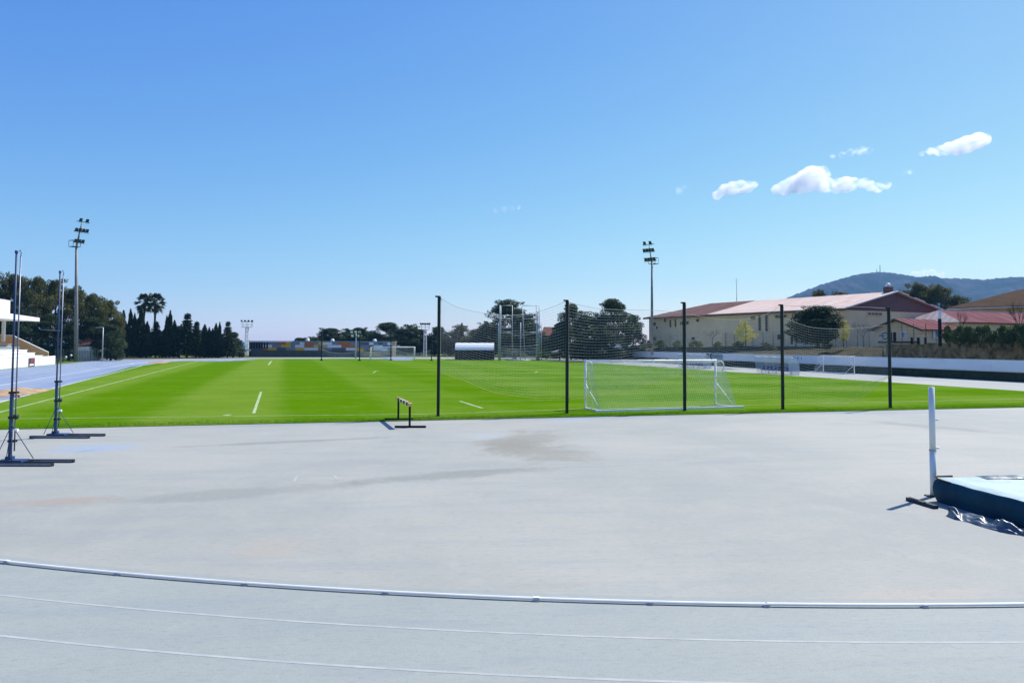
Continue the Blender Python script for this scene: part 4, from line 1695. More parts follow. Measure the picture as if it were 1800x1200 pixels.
for a in (
    ('umbrella0', 528, 593, 34, 230, 'small distant tree above the left of the patchwork building'),
    ('umbrella1', 549, 591, 26, 228, 'small distant tree with a pointed top left of the wide pines'),
    ('umbrella0', 580, 576, 54, 225, 'wide flat pine at the left end of the wood behind the patchwork building'),
    ('umbrella1', 612, 577, 48, 228, 'flat topped pine second from the left end of the wood'),
    ('umbrella0', 632, 575, 42, 224, 'pine with a rounded knob of crown behind the twin lamp pole'),
    ('umbrella1', 655, 580, 46, 226, 'lower pine dipping behind the right of the patchwork building'),
    ('umbrella0', 684, 566, 56, 215, 'tall rounded pine behind the far goal'),
    ('umbrella1', 722, 569, 44, 214, 'rounded pine left of the white lattice mast'),
    ('umbrella0', 772, 573, 34, 212, 'pine right of the lattice mast, behind the first net post'),
    ('olive0', 808, 570, 48, 205, 'greyish loose tree seen through the net left of the covered shelter'),
    ('fir0', 812, 564, 18, 206, 'small pointed conifer tip above the covered shelter'),
    ('olive0', 834, 578, 46, 208, 'grey green tree behind the white shelter roof'),
    ('pined2', 858, 564, 48, 200, 'dark pine shoulder left of the throwing cage'),
    ('pined1', 897, 527, 96, 198, 'big round pine directly behind the throwing cage'),
    ('pined0', 926, 552, 56, 200, 'lower right side pine behind the throwing cage'),
    ('pined2', 690, 590, 60, 212, 'grey bushy tree low behind the right post of the far goal'),
    ('pined0', 745, 592, 50, 214, 'bushy tree low behind the lattice mast'),
    ('pined1', 790, 594, 56, 210, 'bushy tree low behind the first net post'),
    ('pined2', 640, 592, 60, 222, 'bushy tree low behind the middle of the patchwork building'),
    ('pined0', 598, 590, 60, 223, 'bushy tree low behind the left of the patchwork building'),
    ('pined2', 885, 575, 70, 200, 'bushy tree low behind the left gate of the throwing cage'),
):
    tree(*a, group='wood behind the far end of the pitch')
for px, yt, w, Y, lb in ((568, 589, 52, 226, 'low bushy tree filling the left end of the wood behind the pavilion'),
                         (622, 586, 54, 221, 'low bushy tree right behind the twin lamp pole'),
                         (664, 586, 54, 219, 'low bushy tree behind the left post of the far goal'),
                         (712, 582, 54, 213, 'low bushy tree between the far goal and the lattice mast'),
                         (738, 578, 40, 216, 'tree rising behind the lamps of the right lattice mast'),
                         (764, 584, 48, 211, 'low bushy tree just left of the first net post'),
                         (806, 588, 60, 207, 'low bushy tree directly behind the covered shelter'),
                         (846, 584, 60, 203, 'low bushy tree between the covered shelter and the throwing cage'),
                         (940, 586, 50, 199, 'low bushy tree right of the throwing cage gate')):
    tree('pined%d' % (int(px) % 3), px, yt, w, Y, lb, group='wood behind the far end of the pitch')
for a in (
    ('pined1', 1004, 533, 56, 160, 'spiky pine right behind the second net post'),
    ('pined0', 984, 566, 34, 158, 'small dark pine left of the second net post'),
    ('pined2', 1034, 545, 62, 150, 'broad dark pine between the second post and the tallest one'),
    ('pined0', 1078, 524, 76, 148, 'tallest dark pine with a knobbly top above the near goal'),
    ('pined1', 1112, 553, 46, 151, 'dark pine sloping down to the cream hall'),
    ('pined2', 1056, 570, 80, 144, 'low wide dark pine in front of the tallest one'),
    ('pined1', 962, 594, 40, 176, 'low dark bush right of the throwing cage'),
):
    tree(*a, group='dark pines between the cage and the hall')

# ------------------------------------------------------------------ floodlight masts
def lamp_head(mb_name, t, c, face, w=0.50, h=0.66, lens=None):
    """one floodlight housing, aimed along face and down"""
    f = Vector((face[0], face[1], -0.45)).normalized()
    side = Vector((-face[1], face[0], 0)).normalized()
    upv = side.cross(f) * -1
    if upv.z < 0:
        upv = -upv
    c = Vector(c)
    mb = MB()
    a = [c + side * sx * w / 2 * 0.55 + upv * sz * h / 2 * 0.55 - f * 0.16 for sx, sz in ((-1, -1), (1, -1), (1, 1), (-1, 1))]
    b = [c + side * sx * w / 2 + upv * sz * h / 2 + f * 0.12 for sx, sz in ((-1, -1), (1, -1), (1, 1), (-1, 1))]
    mb.add(a + b, [(3, 2, 1, 0), (0, 1, 5, 4), (1, 2, 6, 5), (2, 3, 7, 6), (3, 0, 4, 7), (4, 5, 6, 7)])
    mb.tube([c - side * w * 0.55 - upv * 0.02, c - side * w * 0.55 - Vector((0, 0, h * 0.75)), c + side * w * 0.55 - Vector((0, 0, h * 0.75)), c + side * w * 0.55 - upv * 0.02], 0.02, 4)
    lo = mb.build('lamp', M['lamp_body'], t, world=True)
    mb = MB()
    mb.poly([c + side * sx * w * 0.44 + upv * sz * h * 0.44 + f * 0.124 for sx, sz in ((-1, -1), (1, -1), (1, 1), (-1, 1))])
    g_ = mb.build('lens', lens or M['window'], None)
    inv = LOCM[t.name].inverted()
    g_.data.transform(inv)
    g_.parent = lo


def big_mast(px, ybase_Y, ytop_pole, label, face, rows, stub_px, plat_side, r=0.22, zb=0.0):
    Y = ybase_Y
    top = P(px, ytop_pole, Y)
    b = Vector((P(px, 604, Y).x, Y, zb))
    t = thing('floodlight_mast', label, 'floodlight', b, 0, 'tall floodlight masts')
    mb = MB()
    mb.tube([b, b.lerp(top, 0.5), top], [r * 1.25, r * 1.05, r * 0.72], 14)
    mb.build('pole', M['mast'], t, world=True)
    st = P(stub_px[0], stub_px[1], Y)
    mb = MB()
    mb.tube([top - Vector((0, 0, 0.5)), top, st], [r * 0.7, r * 0.62, r * 0.36], 10)
    mb.build('head_arm', M['mast'], t, world=True)
    fx = Vector((face[0], face[1], 0)).normalized()
    side = Vector((-fx.y, fx.x, 0))
    for (f, n, sp) in rows:
        c = top.lerp(st, f) + fx * 0.28
        mb = MB()
        mb.bar(c - side * (n * sp / 2), c + side * (n * sp / 2), 0.09, 0.09)
        mb.build('crossarm', M['dark_steel'], t, world=True)
        for k in range(n):
            lamp_head('lamp', t, c + side * (k - (n - 1) / 2) * sp + fx * 0.22 + Vector((0, 0, 0.25)), fx)
    # maintenance basket
    pc = top - fx * 0.9 + side * plat_side * 0.2
    mb = MB()
    hw = 0.62
    for z in (0.0, 1.05):
        q = [pc + fx * sx * hw + side * sy * hw + Vector((0, 0, z)) for sx, sy in ((-1, -1), (1, -1), (1, 1), (-1, 1))]
        for i in range(4):
            mb.bar(q[i], q[(i + 1) % 4], 0.06, 0.06)
    for sx, sy in ((-1, -1), (1, -1), (1, 1), (-1, 1)):
        q = pc + fx * sx * hw + side * sy * hw
        mb.bar(q, q + Vector((0, 0, 1.05)), 0.05, 0.05)
    mb.box(pc, (1.2, 1.2, 0.05), math.atan2(fx.y, fx.x))
    mb.build('basket', M['dark_steel'], t, world=True)
    return t


big_mast(134.5, 128, 433, 'tall grey floodlight mast on the left, rising out of the pines', (0.87, -0.5), ((0.16, 3, 0.6), (0.62, 4, 0.6), (1.04, 2, 1.1)), (144, 392), 1, 0.27)
big_mast(1146, 132, 463, 'tall grey floodlight mast on the right, before the left end of the cream hall', (-0.62, -0.78), ((0.14, 4, 0.55), (0.66, 4, 0.55), (1.06, 2, 1.1)), (1141, 432), -1, 0.21, 1.5)


def lattice_mast(px, ytop, ybase, label, zb=0.0, Y=None, w=0.75, head=2.7, lamps=4):
    b = G(px, ybase) if Y is None else Vector((P(px, 604, Y).x, Y, zb))
    Y = b.y
    h = P(px, ytop, Y).z - b.z
    t = thing('lattice_mast', label, 'floodlight', b, 0, 'short white lattice floodlight masts')
    mb = MB()
    hp = h * 0.80
    cs = [(-w / 2, -w / 2), (w / 2, -w / 2), (w / 2, w / 2), (-w / 2, w / 2)]
    for x, y in cs:
        mb.bar((x, y, 0), (x * 0.8, y * 0.8, hp), 0.10, 0.10)
    nz = 12
    for k in range(nz):
        z0, z1 = hp * k / nz, hp * (k + 1) / nz
        f0, f1 = 1 - 0.2 * k / nz, 1 - 0.2 * (k + 1) / nz
        for i in range(4):
            (xa, ya), (xb, yb) = cs[i], cs[(i + 1) % 4]
            if k % 2:
                mb.bar((xa * f0, ya * f0, z0), (xb * f1, yb * f1, z1), 0.06, 0.06)
            else:
                mb.bar((xb * f0, yb * f0, z0), (xa * f1, ya * f1, z1), 0.06, 0.06)
            mb.bar((xa * f1, ya * f1, z1), (xb * f1, yb * f1, z1), 0.05, 0.05)
    mb.build('tower', M['white'], t)
    mb = MB()
    mb.box((0, 0, hp + 0.05), (head * 0.95, 1.0, 0.10))
    for x in (-head * 0.45, 0, head * 0.45):
        for y in (-0.45, 0.45):
            mb.bar((x, y, hp), (x, y, h - 0.35), 0.06, 0.06)
    for z in (hp + 0.7, h - 0.35):
        for y in (-0.45, 0.45):
            mb.bar((-head * 0.47, y, z), (head * 0.47, y, z), 0.06, 0.06)
    mb.build('platform', M['galv'], t)
    for k in range(lamps):
        x = (k / (lamps - 1) - 0.5) * head * 0.98
        lamp_head('lamp', t, Vector((b.x + x, b.y - 0.3, b.z + h - 0.1)), (0.35 * (k - 1.5), -1), 0.5, 0.45)
    return t


lattice_mast(433.5, 563, 624.5, 'white lattice floodlight mast left of the patchwork building')
lattice_mast(747, 568, 626, 'white lattice floodlight mast with dark lamp cluster, before the trees right of the far goal', lamps=5, head=2.2)
# twin lamp pole by the patchwork building
b = Vector((P(625.5, 604, 165).x, 165, 0))
t = thing('lamp_pole', 'pale pole with two rows of square lamps in front of the patchwork building', 'floodlight', b)
mb = MB()
mb.tube([(0, 0, 0), (0, 0, 5.6)], [0.16, 0.11], 10)
mb.build('pole', M['galv'], t)
mb = MB()
mb.bar((-0.9, 0, 5.5), (0.9, 0, 5.5), 0.09)
mb.bar((-0.8, 0, 4.75), (0.8, 0, 4.75), 0.09)
mb.build('crossarm', M['dark_steel'], t)
for x, z in ((-0.85, 5.7), (0.0, 5.75), (0.85, 5.7), (-0.7, 4.9), (0.7, 4.9)):
    lamp_head('lamp', t, Vector((b.x + x, b.y - 0.2, z)), (0.0, -1), 0.6, 0.55, M['white'])

# ------------------------------------------------------------------ patchwork building at the far end
YB = 182
pl, pr = P(437, 604, YB), P(690, 604, YB)
pt = P(560, 600.2, YB).z
cb_ = Vector(((pl.x + pr.x) / 2, YB, 0))
t = thing('sports_pavilion', 'long low building clad in a patchwork of orange, yellow, grey and white panels', 'building', cb_)
wb = pr.x - pl.x
mb = MB()
mb.box((0, 3.1, pt / 2 - 0.05), (wb - 0.1, 6.0, pt - 0.1))
mb.build('wall', mat('olive_render', (0.16, 0.14, 0.09), 0.85, c2=(0.12, 0.11, 0.08), scale=0.5), t)
mb = MB()
mb.box((0, 3.1, pt + 0.03), (wb + 0.3, 6.5, 0.16))
mb.build('roof', M['galv'], t)
pal = [mat('panel_grey', (0.24, 0.27, 0.33), 0.5), mat('panel_slate', (0.10, 0.125, 0.16), 0.5), mat('panel_white', (0.88, 0.88, 0.88), 0.5),
       mat('panel_amber', (0.90, 0.48, 0.04), 0.5), mat('panel_rust', (0.55, 0.17, 0.035), 0.5)]
rows = ['1110004430024403220444001120102', '1112200330224430322244400012211', '1114331100332224001112233032220']
mb = MB()
ph_ = 0.66
for r_, row in enumerate(rows):
    z = pt - 0.12 - ph_ * (r_ + 0.5)
    wcell = (wb - 0.2) / len(row)
    i = 0
    while i < len(row):
        j = i
        while j < len(row) and row[j] == row[i]:
            j += 1
        x0 = -wb / 2 + 0.1 + i * wcell
        x1 = -wb / 2 + 0.1 + j * wcell
        mb.box(((x0 + x1) / 2, 0.05, z), (x1 - x0 - 0.02, 0.14, ph_ - 0.02), 0, int(row[i]))
        i = j
mb.build('cladding', pal, t)
mb = MB()
mb.box((wb / 2 + 0.3, 0.4, pt - 0.35), (0.9, 0.5, 0.9))
mb.build('sign_box', M['yellow_wall'], t)
for k in range(7):
    mb = MB()
    mb.box((-wb / 2 + 0.7 + k * 0.62, 0.02, pt - 1.0), (0.36, 0.26, 1.3))
    mb.build('window', M['window'], t)
for px in (537, 581, 656):
    mb = MB()
    x = P(px, 600, YB).x - cb_.x
    mb.tube([(x, 2, pt + 0.1), (x, 2, pt + 0.35)], 0.45, 12)
    mb.sphere((x, 2, pt + 0.35), 0.45, 12, 6, 0, 0.8)
    mb.build('roof_vent', M['white'], t)

# three white tilted ramps in front of it
for (x0, x1, lb) in ((524, 540, 'leftmost white tilted board in front of the patchwork building'), (537, 552, 'middle white tilted board in front of the patchwork building'), (550, 572, 'widest white tilted board, at the right of the three before the patchwork building')):
    a = G(x0 + 2, 625.2)
    w_ = (x1 - x0 - 3) * a.y / FPX
    t = thing('tilted_board', lb, 'board', a, 0, 'white boards leaning before the pavilion')
    mb = MB()
    top = 0.95
    mb.prism([(0.9, 0, 0.02), (w_ + 0.9, 0, 0.02), (w_ - 0.2, 1.0, top), (-0.2, 1.0, top)], (0, 0.06, 0.03))
    mb.build('board', M['white'], t)
    mb = MB()
    mb.bar((0.2, 1.02, 0), (0.0, 1.02, top), 0.08)
    mb.bar((w_ * 0.9, 1.02, 0), (w_ * 0.85, 1.02, top), 0.08)
    mb.build('prop', M['dark_steel'], t)

# far steeplechase barriers
def far_barrier(x0, x1, y0, y1, ybase, lb, stripes):
    b = G((x0 + x1) / 2, ybase)
    sc_ = b.y / FPX
    w_ = (x1 - x0) * sc_
    h = P((x0 + x1) / 2, (y0 + y1) / 2, b.y).z
    th_ = max(0.16, (y1 - y0) * sc_)
    t = thing('striped_barrier', lb, 'barrier', b)
    mb = MB()
    if stripes:
        n = stripes * 2 - 1
        for i in range(n):
            xx = -w_ / 2 + w_ * (i + 0.5) / n
            mb.box((xx, 0, h), (w_ / n, 0.15, th_), 0, i % 2)
    else:
        mb.box((0, 0, h), (w_, 0.15, th_))
    mb.build('beam', [M['white'], M['black']], t)
    for s in (-0.42, 0.42):
        mb = MB()
        mb.box((s * w_, 0.0, (h - th_ / 2) / 2), (0.12, 0.10, h - th_ / 2))
        mb.box((s * w_, 0.0, 0.05), (0.14, 0.9, 0.1))
        mb.build('leg', M['black'], t)


far_barrier(277, 318, 619.4, 622.4, 628.5, 'long black and white striped barrier far off before the cypress row', 6)
far_barrier(424.5, 441, 614.0, 616.6, 626.5, 'plain white bar barrier far off at the foot of the lattice mast', 0)

# ------------------------------------------------------------------ covered shelter (white arched roof, black sides)
bl_, br_ = G(799, 632.6), G(869, 632.8)
t = thing('mat_shelter', 'black sided shelter on the far grass with a curved white roof', 'shelter', (bl_ + br_) / 2, 0)
w_ = (br_ - bl_).length
hS = P(834, 602.5, bl_.y).z
dS = 4.6
mb = MB()
mb.box((0, 1.9, hS * 0.31), (w_ - 0.1, dS - 0.3, hS * 0.62))
mb.box((0, 2.4, hS * 0.75), (w_ - 0.5, dS - 1.6, hS * 0.30))
mb.build('body', M['black'], t)
mb = MB()
vs, fs = [], []
na = 10
for i in range(na + 1):
    f = i / na
    a = R(22) + R(136) * f
    y = 1.9 - math.cos(a) / math.cos(R(22)) * (dS / 2 + 0.25)
    z = hS * 0.60 + (math.sin(a) - math.sin(R(22))) / (1 - math.sin(R(22))) * hS * 0.40
    for dz in (0, -0.06):
        for sx in (-1, 1):
            inset = 0.55 * (1 - f if False else 0)
            vs.append((sx * (w_ / 2 - 0.1) + 0.35 * math.cos(a) * 0.6 * 0, y, z + dz))
for i in range(na):
    a, b_ = i * 4, (i + 1) * 4
    fs += [(a, a + 1, b_ + 1, b_), (a + 2, b_ + 2, b_ + 3, a + 3), (a, b_, b_ + 2, a + 2), (a + 1, a + 3, b_ + 3, b_ + 1)]
fs += [(0, 2, 3, 1), (na * 4, na * 4 + 1, na * 4 + 3, na * 4 + 2)]
mb.add(vs, fs, 0, False)
mb.build('roof', M['white'], t)
mb = MB()
mb.tube([(0.4, 0.6, hS * 0.86), (2.6, 1.4, hS * 1.02)], 0.05, 6)
mb.build('pole', M['galv'], t)

# ------------------------------------------------------------------ throwing cage
YC_ = 151.0


def cp(px, py, dy=0.0):
    return P(px, py, YC_ + dy)


t = thing('throwing_cage', 'tall pale steel hammer throwing cage with two high gates on the far grass', 'throwing cage', Vector((P(913, 604, YC_).x, YC_, 0)))
for name, (xa, xb, top, levels, lean) in (('left_gate', (880.5, 900.5, 537, (537, 560, 584), -1)), ('right_gate', (918, 943, 536.5, (537, 560, 584), 5))):
    mb = MB()
    a0_, b0_ = cp(xa + lean, 633), cp(xb, 633, 1.0)
    a1_, b1_ = cp(xa, top), cp(xb, top, 1.0)
    mb.tube([(a0_.x, a0_.y, 0), a1_], 0.085, 8)
    mb.tube([(b0_.x, b0_.y, 0), b1_], 0.085, 8)
    for y in levels:
        f = (633 - y) / (633 - top)
        qa = Vector((a0_.x, a0_.y, 0)).lerp(a1_, f)
        qb = Vector((b0_.x, b0_.y, 0)).lerp(b1_, f)
        mb.tube([qa, qb], 0.06, 6)
    mb.build('gate', M['galv'], t, world=True)
for (px, top, r_) in ((876.3, 565, 0.09), (878.7, 536, 0.10), (915, 567, 0.10), (945.5, 548, 0.10), (948, 538, 0.09), (951.5, 566, 0.09)):
    mb = MB()
    q = cp(px, top, 2.0 if px in (915,) else -0.5)
    mb.tube([(q.x, q.y, 0), q], r_, 8)
    mb.build('post', M['galv'], t, world=True)
mb = MB()
for pts in ([(878, 560, 0), (900, 559, 1)], [(878, 620.5, -0.5), (900, 619, 1), (918, 617.5, 2), (940, 619, 0), (951, 620, 0)], [(878, 584, 0), (915, 590, 3), (950, 584, 0)], [(942, 537, 0), (948, 538, 0)], [(878, 610, 0), (900, 608, 1), (918, 609, 1), (948, 606, 0)], [(860, 552, 0), (880, 554, 0), (915, 555, 0), (950, 549, 0)]):
    mb.tube([cp(*p) for p in pts], 0.035, 5)
mb.build('guy_rope', M['galv'], t, world=True)
mb = MB()
for i in range(40):
    f = i / 39
    x = 879 + (949 - 879) * f
    mb.tube([cp(x, 612 + 3 * math.sin(6 * f), 2 * math.sin(math.pi * f)), cp(x, 632, 2 * math.sin(math.pi * f))], 0.012, 3)
for j in range(12):
    y = 612 + 20 * j / 11
    mb.tube([cp(879 + 70 * f, y, 2 * math.sin(math.pi * f)) for f in np.linspace(0, 1, 12)], 0.014, 3)
mb.build('netting', M['net'], t, world=True)
mb = MB()
q = cp(912, 633)
mb.tube([(q.x, q.y + 1, 0.035), (q.x, q.y + 1, 0.12)], 2.6, 24)
mb.build('throwing_circle', M['galv'], t, world=True)
q = cp(946, 620)
mb = MB()
mb.box((q.x, q.y, 0.95), (0.5, 0.3, 1.8))
tag(mb.build('equipment_post', M['brick_trim'], None, origin=(q.x, q.y, 0)), 'rusty brown box post at the right foot of the throwing cage', 'post')

# ------------------------------------------------------------------ right side: bank, dark wall, white barrier, stone wall, terrace
BU = UV(G(1800, 672))[0]     # outer edge of the track
pA = W(BU + 0.15, -6)
vEnd = 116
# dark low wall carrying the barrier
def UVpx(px, u):
    """v where the line u = const is crossed by photo column px"""
    k = (px - 900) / FPX
    # X = FO.x + FU.x u + FV.x v ; Y likewise ; X = k' Y
    d = ray(px, 604)
    kk = d.x / d.y
    return (kk * (FO.y + FU.y * u) - (FO.x + FU.x * u)) / (FV.x - kk * FV.y)


vB = UVpx(1079, BU + 0.4)
hw_ = 0.85
mb = MB()
mb.prism([W(BU + 0.3, -12, 0), W(BU + 0.9, -12, 0), W(BU + 0.75, -12, hw_), W(BU + 0.38, -12, hw_)], FV * (vB + 12 + 6))
tag(mb.build('retaining_wall', M['dark_wall'], None, origin=W(BU + 0.6, 20)), 'low wall coloured dark for shade beside the right hand track, under the white barrier', 'wall')
t = thing('barrier', 'long white panel barrier on the low wall beside the right hand track', 'barrier', W(BU + 0.6, 20, hw_))
zt = 1.93
zb_ = 0.93
npan = 22
for i in range(npan):
    v0 = -12 + (vB + 12) * i / npan
    v1 = -12 + (vB + 12) * (i + 1) / npan
    mb = MB()
    zj = random.uniform(-0.012, 0.012)
    mb.prism([W(BU + 0.52, v0 + 0.012, zb_ + zj), W(BU + 0.52, v1 - 0.012, zb_ + zj), W(BU + 0.52, v1 - 0.012, zt + zj), W(BU + 0.52, v0 + 0.012, zt + zj)], FU * 0.04)
    mb.build('panel', M['panel'], t, world=True)
mb = MB()
mb.bar(W(BU + 0.60, -12, zb_ - 0.05), W(BU + 0.60, vB, zb_ - 0.05), 0.06, 0.06)
mb.bar(W(BU + 0.60, -12, zt + 0.03), W(BU + 0.60, vB, zt + 0.03), 0.07, 0.04)
mb.build('rail', M['white'], t, world=True)
for i in range(npan + 1):
    v0 = -12 + (vB + 12) * i / npan
    mb = MB()
    mb.bar(W(BU + 0.61, v0, hw_ - 0.05), W(BU + 0.61, v0, zt), 0.06, 0.06)
    mb.build('support', M['galv'], t, world=True)


def banner(px0, px1, m, name, label, z0, z1, txt=None, size=0.6, ink=None, extra=None):
    u = BU + 0.50
    v1, v0 = UVpx(px0, u), UVpx(px1, u)
    t = thing(name, label, 'banner', W(u, (v0 + v1) / 2, z0))
    mb = MB()
    mb.prism([W(u, v0, z0), W(u, v1, z0), W(u, v1, z1), W(u, v0, z1)], FU * -0.012)
    mb.build('sheet', m, t, world=True)
    if txt:
        for (s_, dz, f) in txt:
            text_mesh(s_, size, ink, 'lettering', t, W(u - 0.02, v0 + (v1 - v0) * f, (z0 + z1) / 2 + dz), -FV, (0, 0, 1), 0.004, 2.2)
    if extra:
        extra(t, u - 0.03, v0, v1, z0, z1)
    return t


banner(1079, 1095, M['panel_blue'], 'banner', 'light blue banner at the far left end of the white barrier', 0.62, 1.98, [('N4', 0.05, 0.55)], 0.75, M['ink_blue'])


def logo(t, u, v0, v1, z0, z1):
    mb = MB()
    a, b_ = v0 + (v1 - v0) * 0.98, v0 + (v1 - v0) * 0.72
    mb.bar(W(u, a, z0 + 0.05), W(u, a, z1 - 0.05), 0.03, 0.9)
    mb.bar(W(u, a - 0.5, z0 + 0.5), W(u, b_, z1 - 0.05), 0.03, 0.30)
    mb.bar(W(u, a - 0.5, z0 + 0.5), W(u, b_, z0 + 0.08), 0.03, 0.30)
    mb.build('logo', M['ink_green'], t, world=True)


banner(1245, 1270, M['panel_teal'], 'banner', 'grey green banner with dark lettering on the barrier behind the goal corner', 0.95, 1.90, [('Port', 0.06, 0.50), ('Decal', 0.06, 0.20)], 0.42, M['ink_blue'], logo)
banner(1392, 1427, M['panel'], 'banner', 'white banner with a few dark blue letters right of the nearer dugout', 0.95, 1.90, [('B E I', 0.12, 0.72)], 0.45, M['ink_blue'])

# stone wall and terrace
SU = BU + 8.4
v_end_wall = UVpx(1556, SU)
v1w, v2w = UVpx(1697, SU), UVpx(1628, SU)
for (va, vb, zt_, lb) in ((-14, v1w, 3.78, 'tallest near section of brown stone wall under the hedge at the right edge'),
                          (v1w, v2w, 3.52, 'middle section of brown stone wall, under the left half of the hedge'),
                          (v2w, v_end_wall, 3.36, 'far lower section of brown stone wall, under the small red roofed house')):
    mb = MB()
    mb.prism([W(SU, va, 0.5), W(SU + 0.7, va, 0.5), W(SU + 0.7, va, zt_), W(SU + 0.12, va, zt_)], FV * (vb - va - 0.004))
    mb.prism([W(SU + 0.04, va, zt_ + 0.003), W(SU + 0.8, va, zt_ + 0.003), W(SU + 0.8, va, zt_ + 0.09), W(SU + 0.04, va, zt_ + 0.09)], FV * (vb - va - 0.004))
    tag(mb.build('stone_wall', M['stone'], None, origin=W(SU, (va + vb) / 2, 0.5)), lb, 'wall')
# bank and terrace as one terrain sheet
mb = MB()
us = [BU + 0.9, BU + 2.5, BU + 5, SU - 0.2, SU + 0.71, SU + 6, SU + 40, SU + 140]
vsn = list(np.linspace(-30, v_end_wall - 0.3, 14)) + list(np.linspace(v_end_wall + 1.2, 150, 26))
vs, fs = [], []
rg = random.Random(4)
for v in vsn:
    wall = v < v_end_wall
    fade = 1 - max(0, min(1, (v - 118) / 22))
    for k, u in enumerate(us):
        if wall:
            z = [0.78, 0.9, 1.1, 1.35, 3.15, 3.1, 3.1, 3.1][k]
        else:
            z = [0.78, 1.25, 2.1, 2.75, 3.0, 3.1, 3.1, 3.1][k]
        z = z * fade + rg.uniform(-0.06, 0.06) * (1 if 0 < k < 4 else 0.3)
        p = W(u, v, z)
        vs.append(p)
nu_ = len(us)
for i in range(len(vsn) - 1):
    for k in range(nu_ - 1):
        q = i * nu_ + k
        fs.append((q, q + 1, q + nu_ + 1, q + nu_))
mb.add(vs, fs, 0, True)
struct(mb.build('terrain', M['bank']))
TZ = 3.1

# ------------------------------------------------------------------ sports hall
C0 = P(1485, 604, 112)
C0 = Vector((C0.x, C0.y, 0))
ZE = P(1485, 541.5, 112).z
LEN, WID = 46.5, 22.0
C1 = C0 + BD * LEN
C2 = C0 + BE * WID
C3 = C1 + BE * WID
PK = P(1567, 514, (C0 + BE * WID / 2).y).z
hall = thing('sports_hall', 'large cream sports hall with a pink sheet roof and maroon gable', 'building', (C0.x, C0.y, TZ))
SPLIT = 0.62                                   # the near part is the pink roofed hall


def z_(p, z):
    return Vector((p.x, p.y, z))


Cs = C0 + BD * LEN * SPLIT
# walls of the pink hall
mb = MB()
mb.prism([z_(C0, TZ - 0.3), z_(C2, TZ - 0.3), z_(C2, ZE), z_(C0, ZE)], BD * (LEN * SPLIT))
mb.build('wall', M['cream'], hall, world=True)
mb = MB()
mid0 = C0 + BE * WID / 2
mb.prism([z_(C0, ZE + 0.003), z_(C2, ZE + 0.003), z_(mid0, PK - 0.12)], BD * 0.3)
mb2 = MB()
g0 = C0 - BD * 0.06
mb.prism([z_(g0, ZE - 0.25), z_(C2 - BD * 0.06, ZE - 0.25), z_(C2 - BD * 0.06, ZE), z_(mid0 - BD * 0.06, PK - 0.15), z_(g0, ZE)], BD * 0.055)
mb.build('gable', M['purple_clad'], hall, world=True)


def slab_roof(mb, a, b, c, d, th=0.14, mi=0):
    """thick roof slope through four points"""
    mb.prism([a, b, c, d], Vector((0, 0, th)), mi)


ov = 0.55
mb = MB()
eL0 = C0 - BD * 0.7 - BE * ov
eL1 = Cs - BE * ov
slope = (PK - ZE) / (WID / 2)
slab_roof(mb, z_(eL0, ZE - slope * ov), z_(eL1, ZE - slope * ov), z_(Cs + BE * WID / 2, PK), z_(mid0 - BD * 0.7, PK))
eR0 = C2 - BD * 0.7 + BE * ov
eR1 = Cs + BE * (WID + ov)
slab_roof(mb, z_(mid0 - BD * 0.7, PK - 0.002), z_(Cs + BE * WID / 2, PK - 0.002), z_(eR1, ZE - slope * ov), z_(eR0, ZE - slope * ov))
mb.build('roof', M['roof_pink'], hall, world=True)
mb = MB()
for k in range(9):
    f0, f1 = k / 9, (k + 0.82) / 9
    if k in (2, 5):
        continue
    a = (mid0 - BD * 0.72).lerp(C2 - BD * 0.72 + BE * ov, f0)
    b_ = (mid0 - BD * 0.72).lerp(C2 - BD * 0.72 + BE * ov, f1)
    za = PK + (ZE - slope * ov - PK) * f0 + 0.18
    zb2 = PK + (ZE - slope * ov - PK) * f1 + 0.18
    mb.bar(z_(a, za), z_(b_, zb2), 0.25, 0.12)
mb.bar(z_(mid0 - BD * 0.72, PK + 0.18), z_(C0 - BD * 0.72 - BE * ov, ZE - slope * ov + 0.18), 0.18, 0.12)
mb.build('verge_capping', M['white'], hall, world=True)
mb = MB()
mb.bar(z_(eL0, ZE - slope * ov - 0.10), z_(eL1, ZE - slope * ov - 0.10), 0.16, 0.2)
mb.build('gutter', M['brick_trim'], hall, world=True)
mb = MB()
q = mid0 + BD * 1.0
mb.box((q.x, q.y, PK + 0.45), (1.0, 1.0, 0.9), FA)
mb.build('chimney', M['brick_trim'], hall, world=True)
mb = MB()
mb.sphere((q.x, q.y, PK + 1.15), 0.38, 10, 6)
mb.build('ventilator', M['white'], hall, world=True)

# adjoining brown roofed wing at the far end
wing = thing('hall_wing', 'cream two storey wing with a brown hipped roof at the far end of the hall', 'building', (Cs.x, Cs.y, TZ))
ZW = ZE - 0.1
mb = MB()
Ws = Cs + BD * 0.02
mb.prism([z_(Ws, TZ - 0.3), z_(Ws + BE * WID, TZ - 0.3), z_(Ws + BE * WID, ZW), z_(Ws, ZW)], BD * (LEN * (1 - SPLIT)))
mb.build('wall', M['cream'], wing, world=True)
mb = MB()
W0 = Ws + BD * 0.01 - BE * 0.8
W1 = C1 + BD * 0.9 - BE * 0.8
W2 = C1 + BD * 0.9 + BE * (WID + 0.8)
W3 = Ws + BD * 0.01 + BE * (WID + 0.8)
zr = PK + 0.02
r0_, r1_ = Ws + BE * WID / 2, C1 - BD * 5.5 + BE * WID / 2
for pts in ((z_(W0, ZW - 0.15), z_(W1, ZW - 0.15), z_(r1_, zr), z_(r0_, zr)), (z_(W2, ZW - 0.152), z_(W3, ZW - 0.152), z_(r0_, zr - 0.002), z_(r1_, zr - 0.002))):
    mb.prism(pts, (0, 0, 0.16))
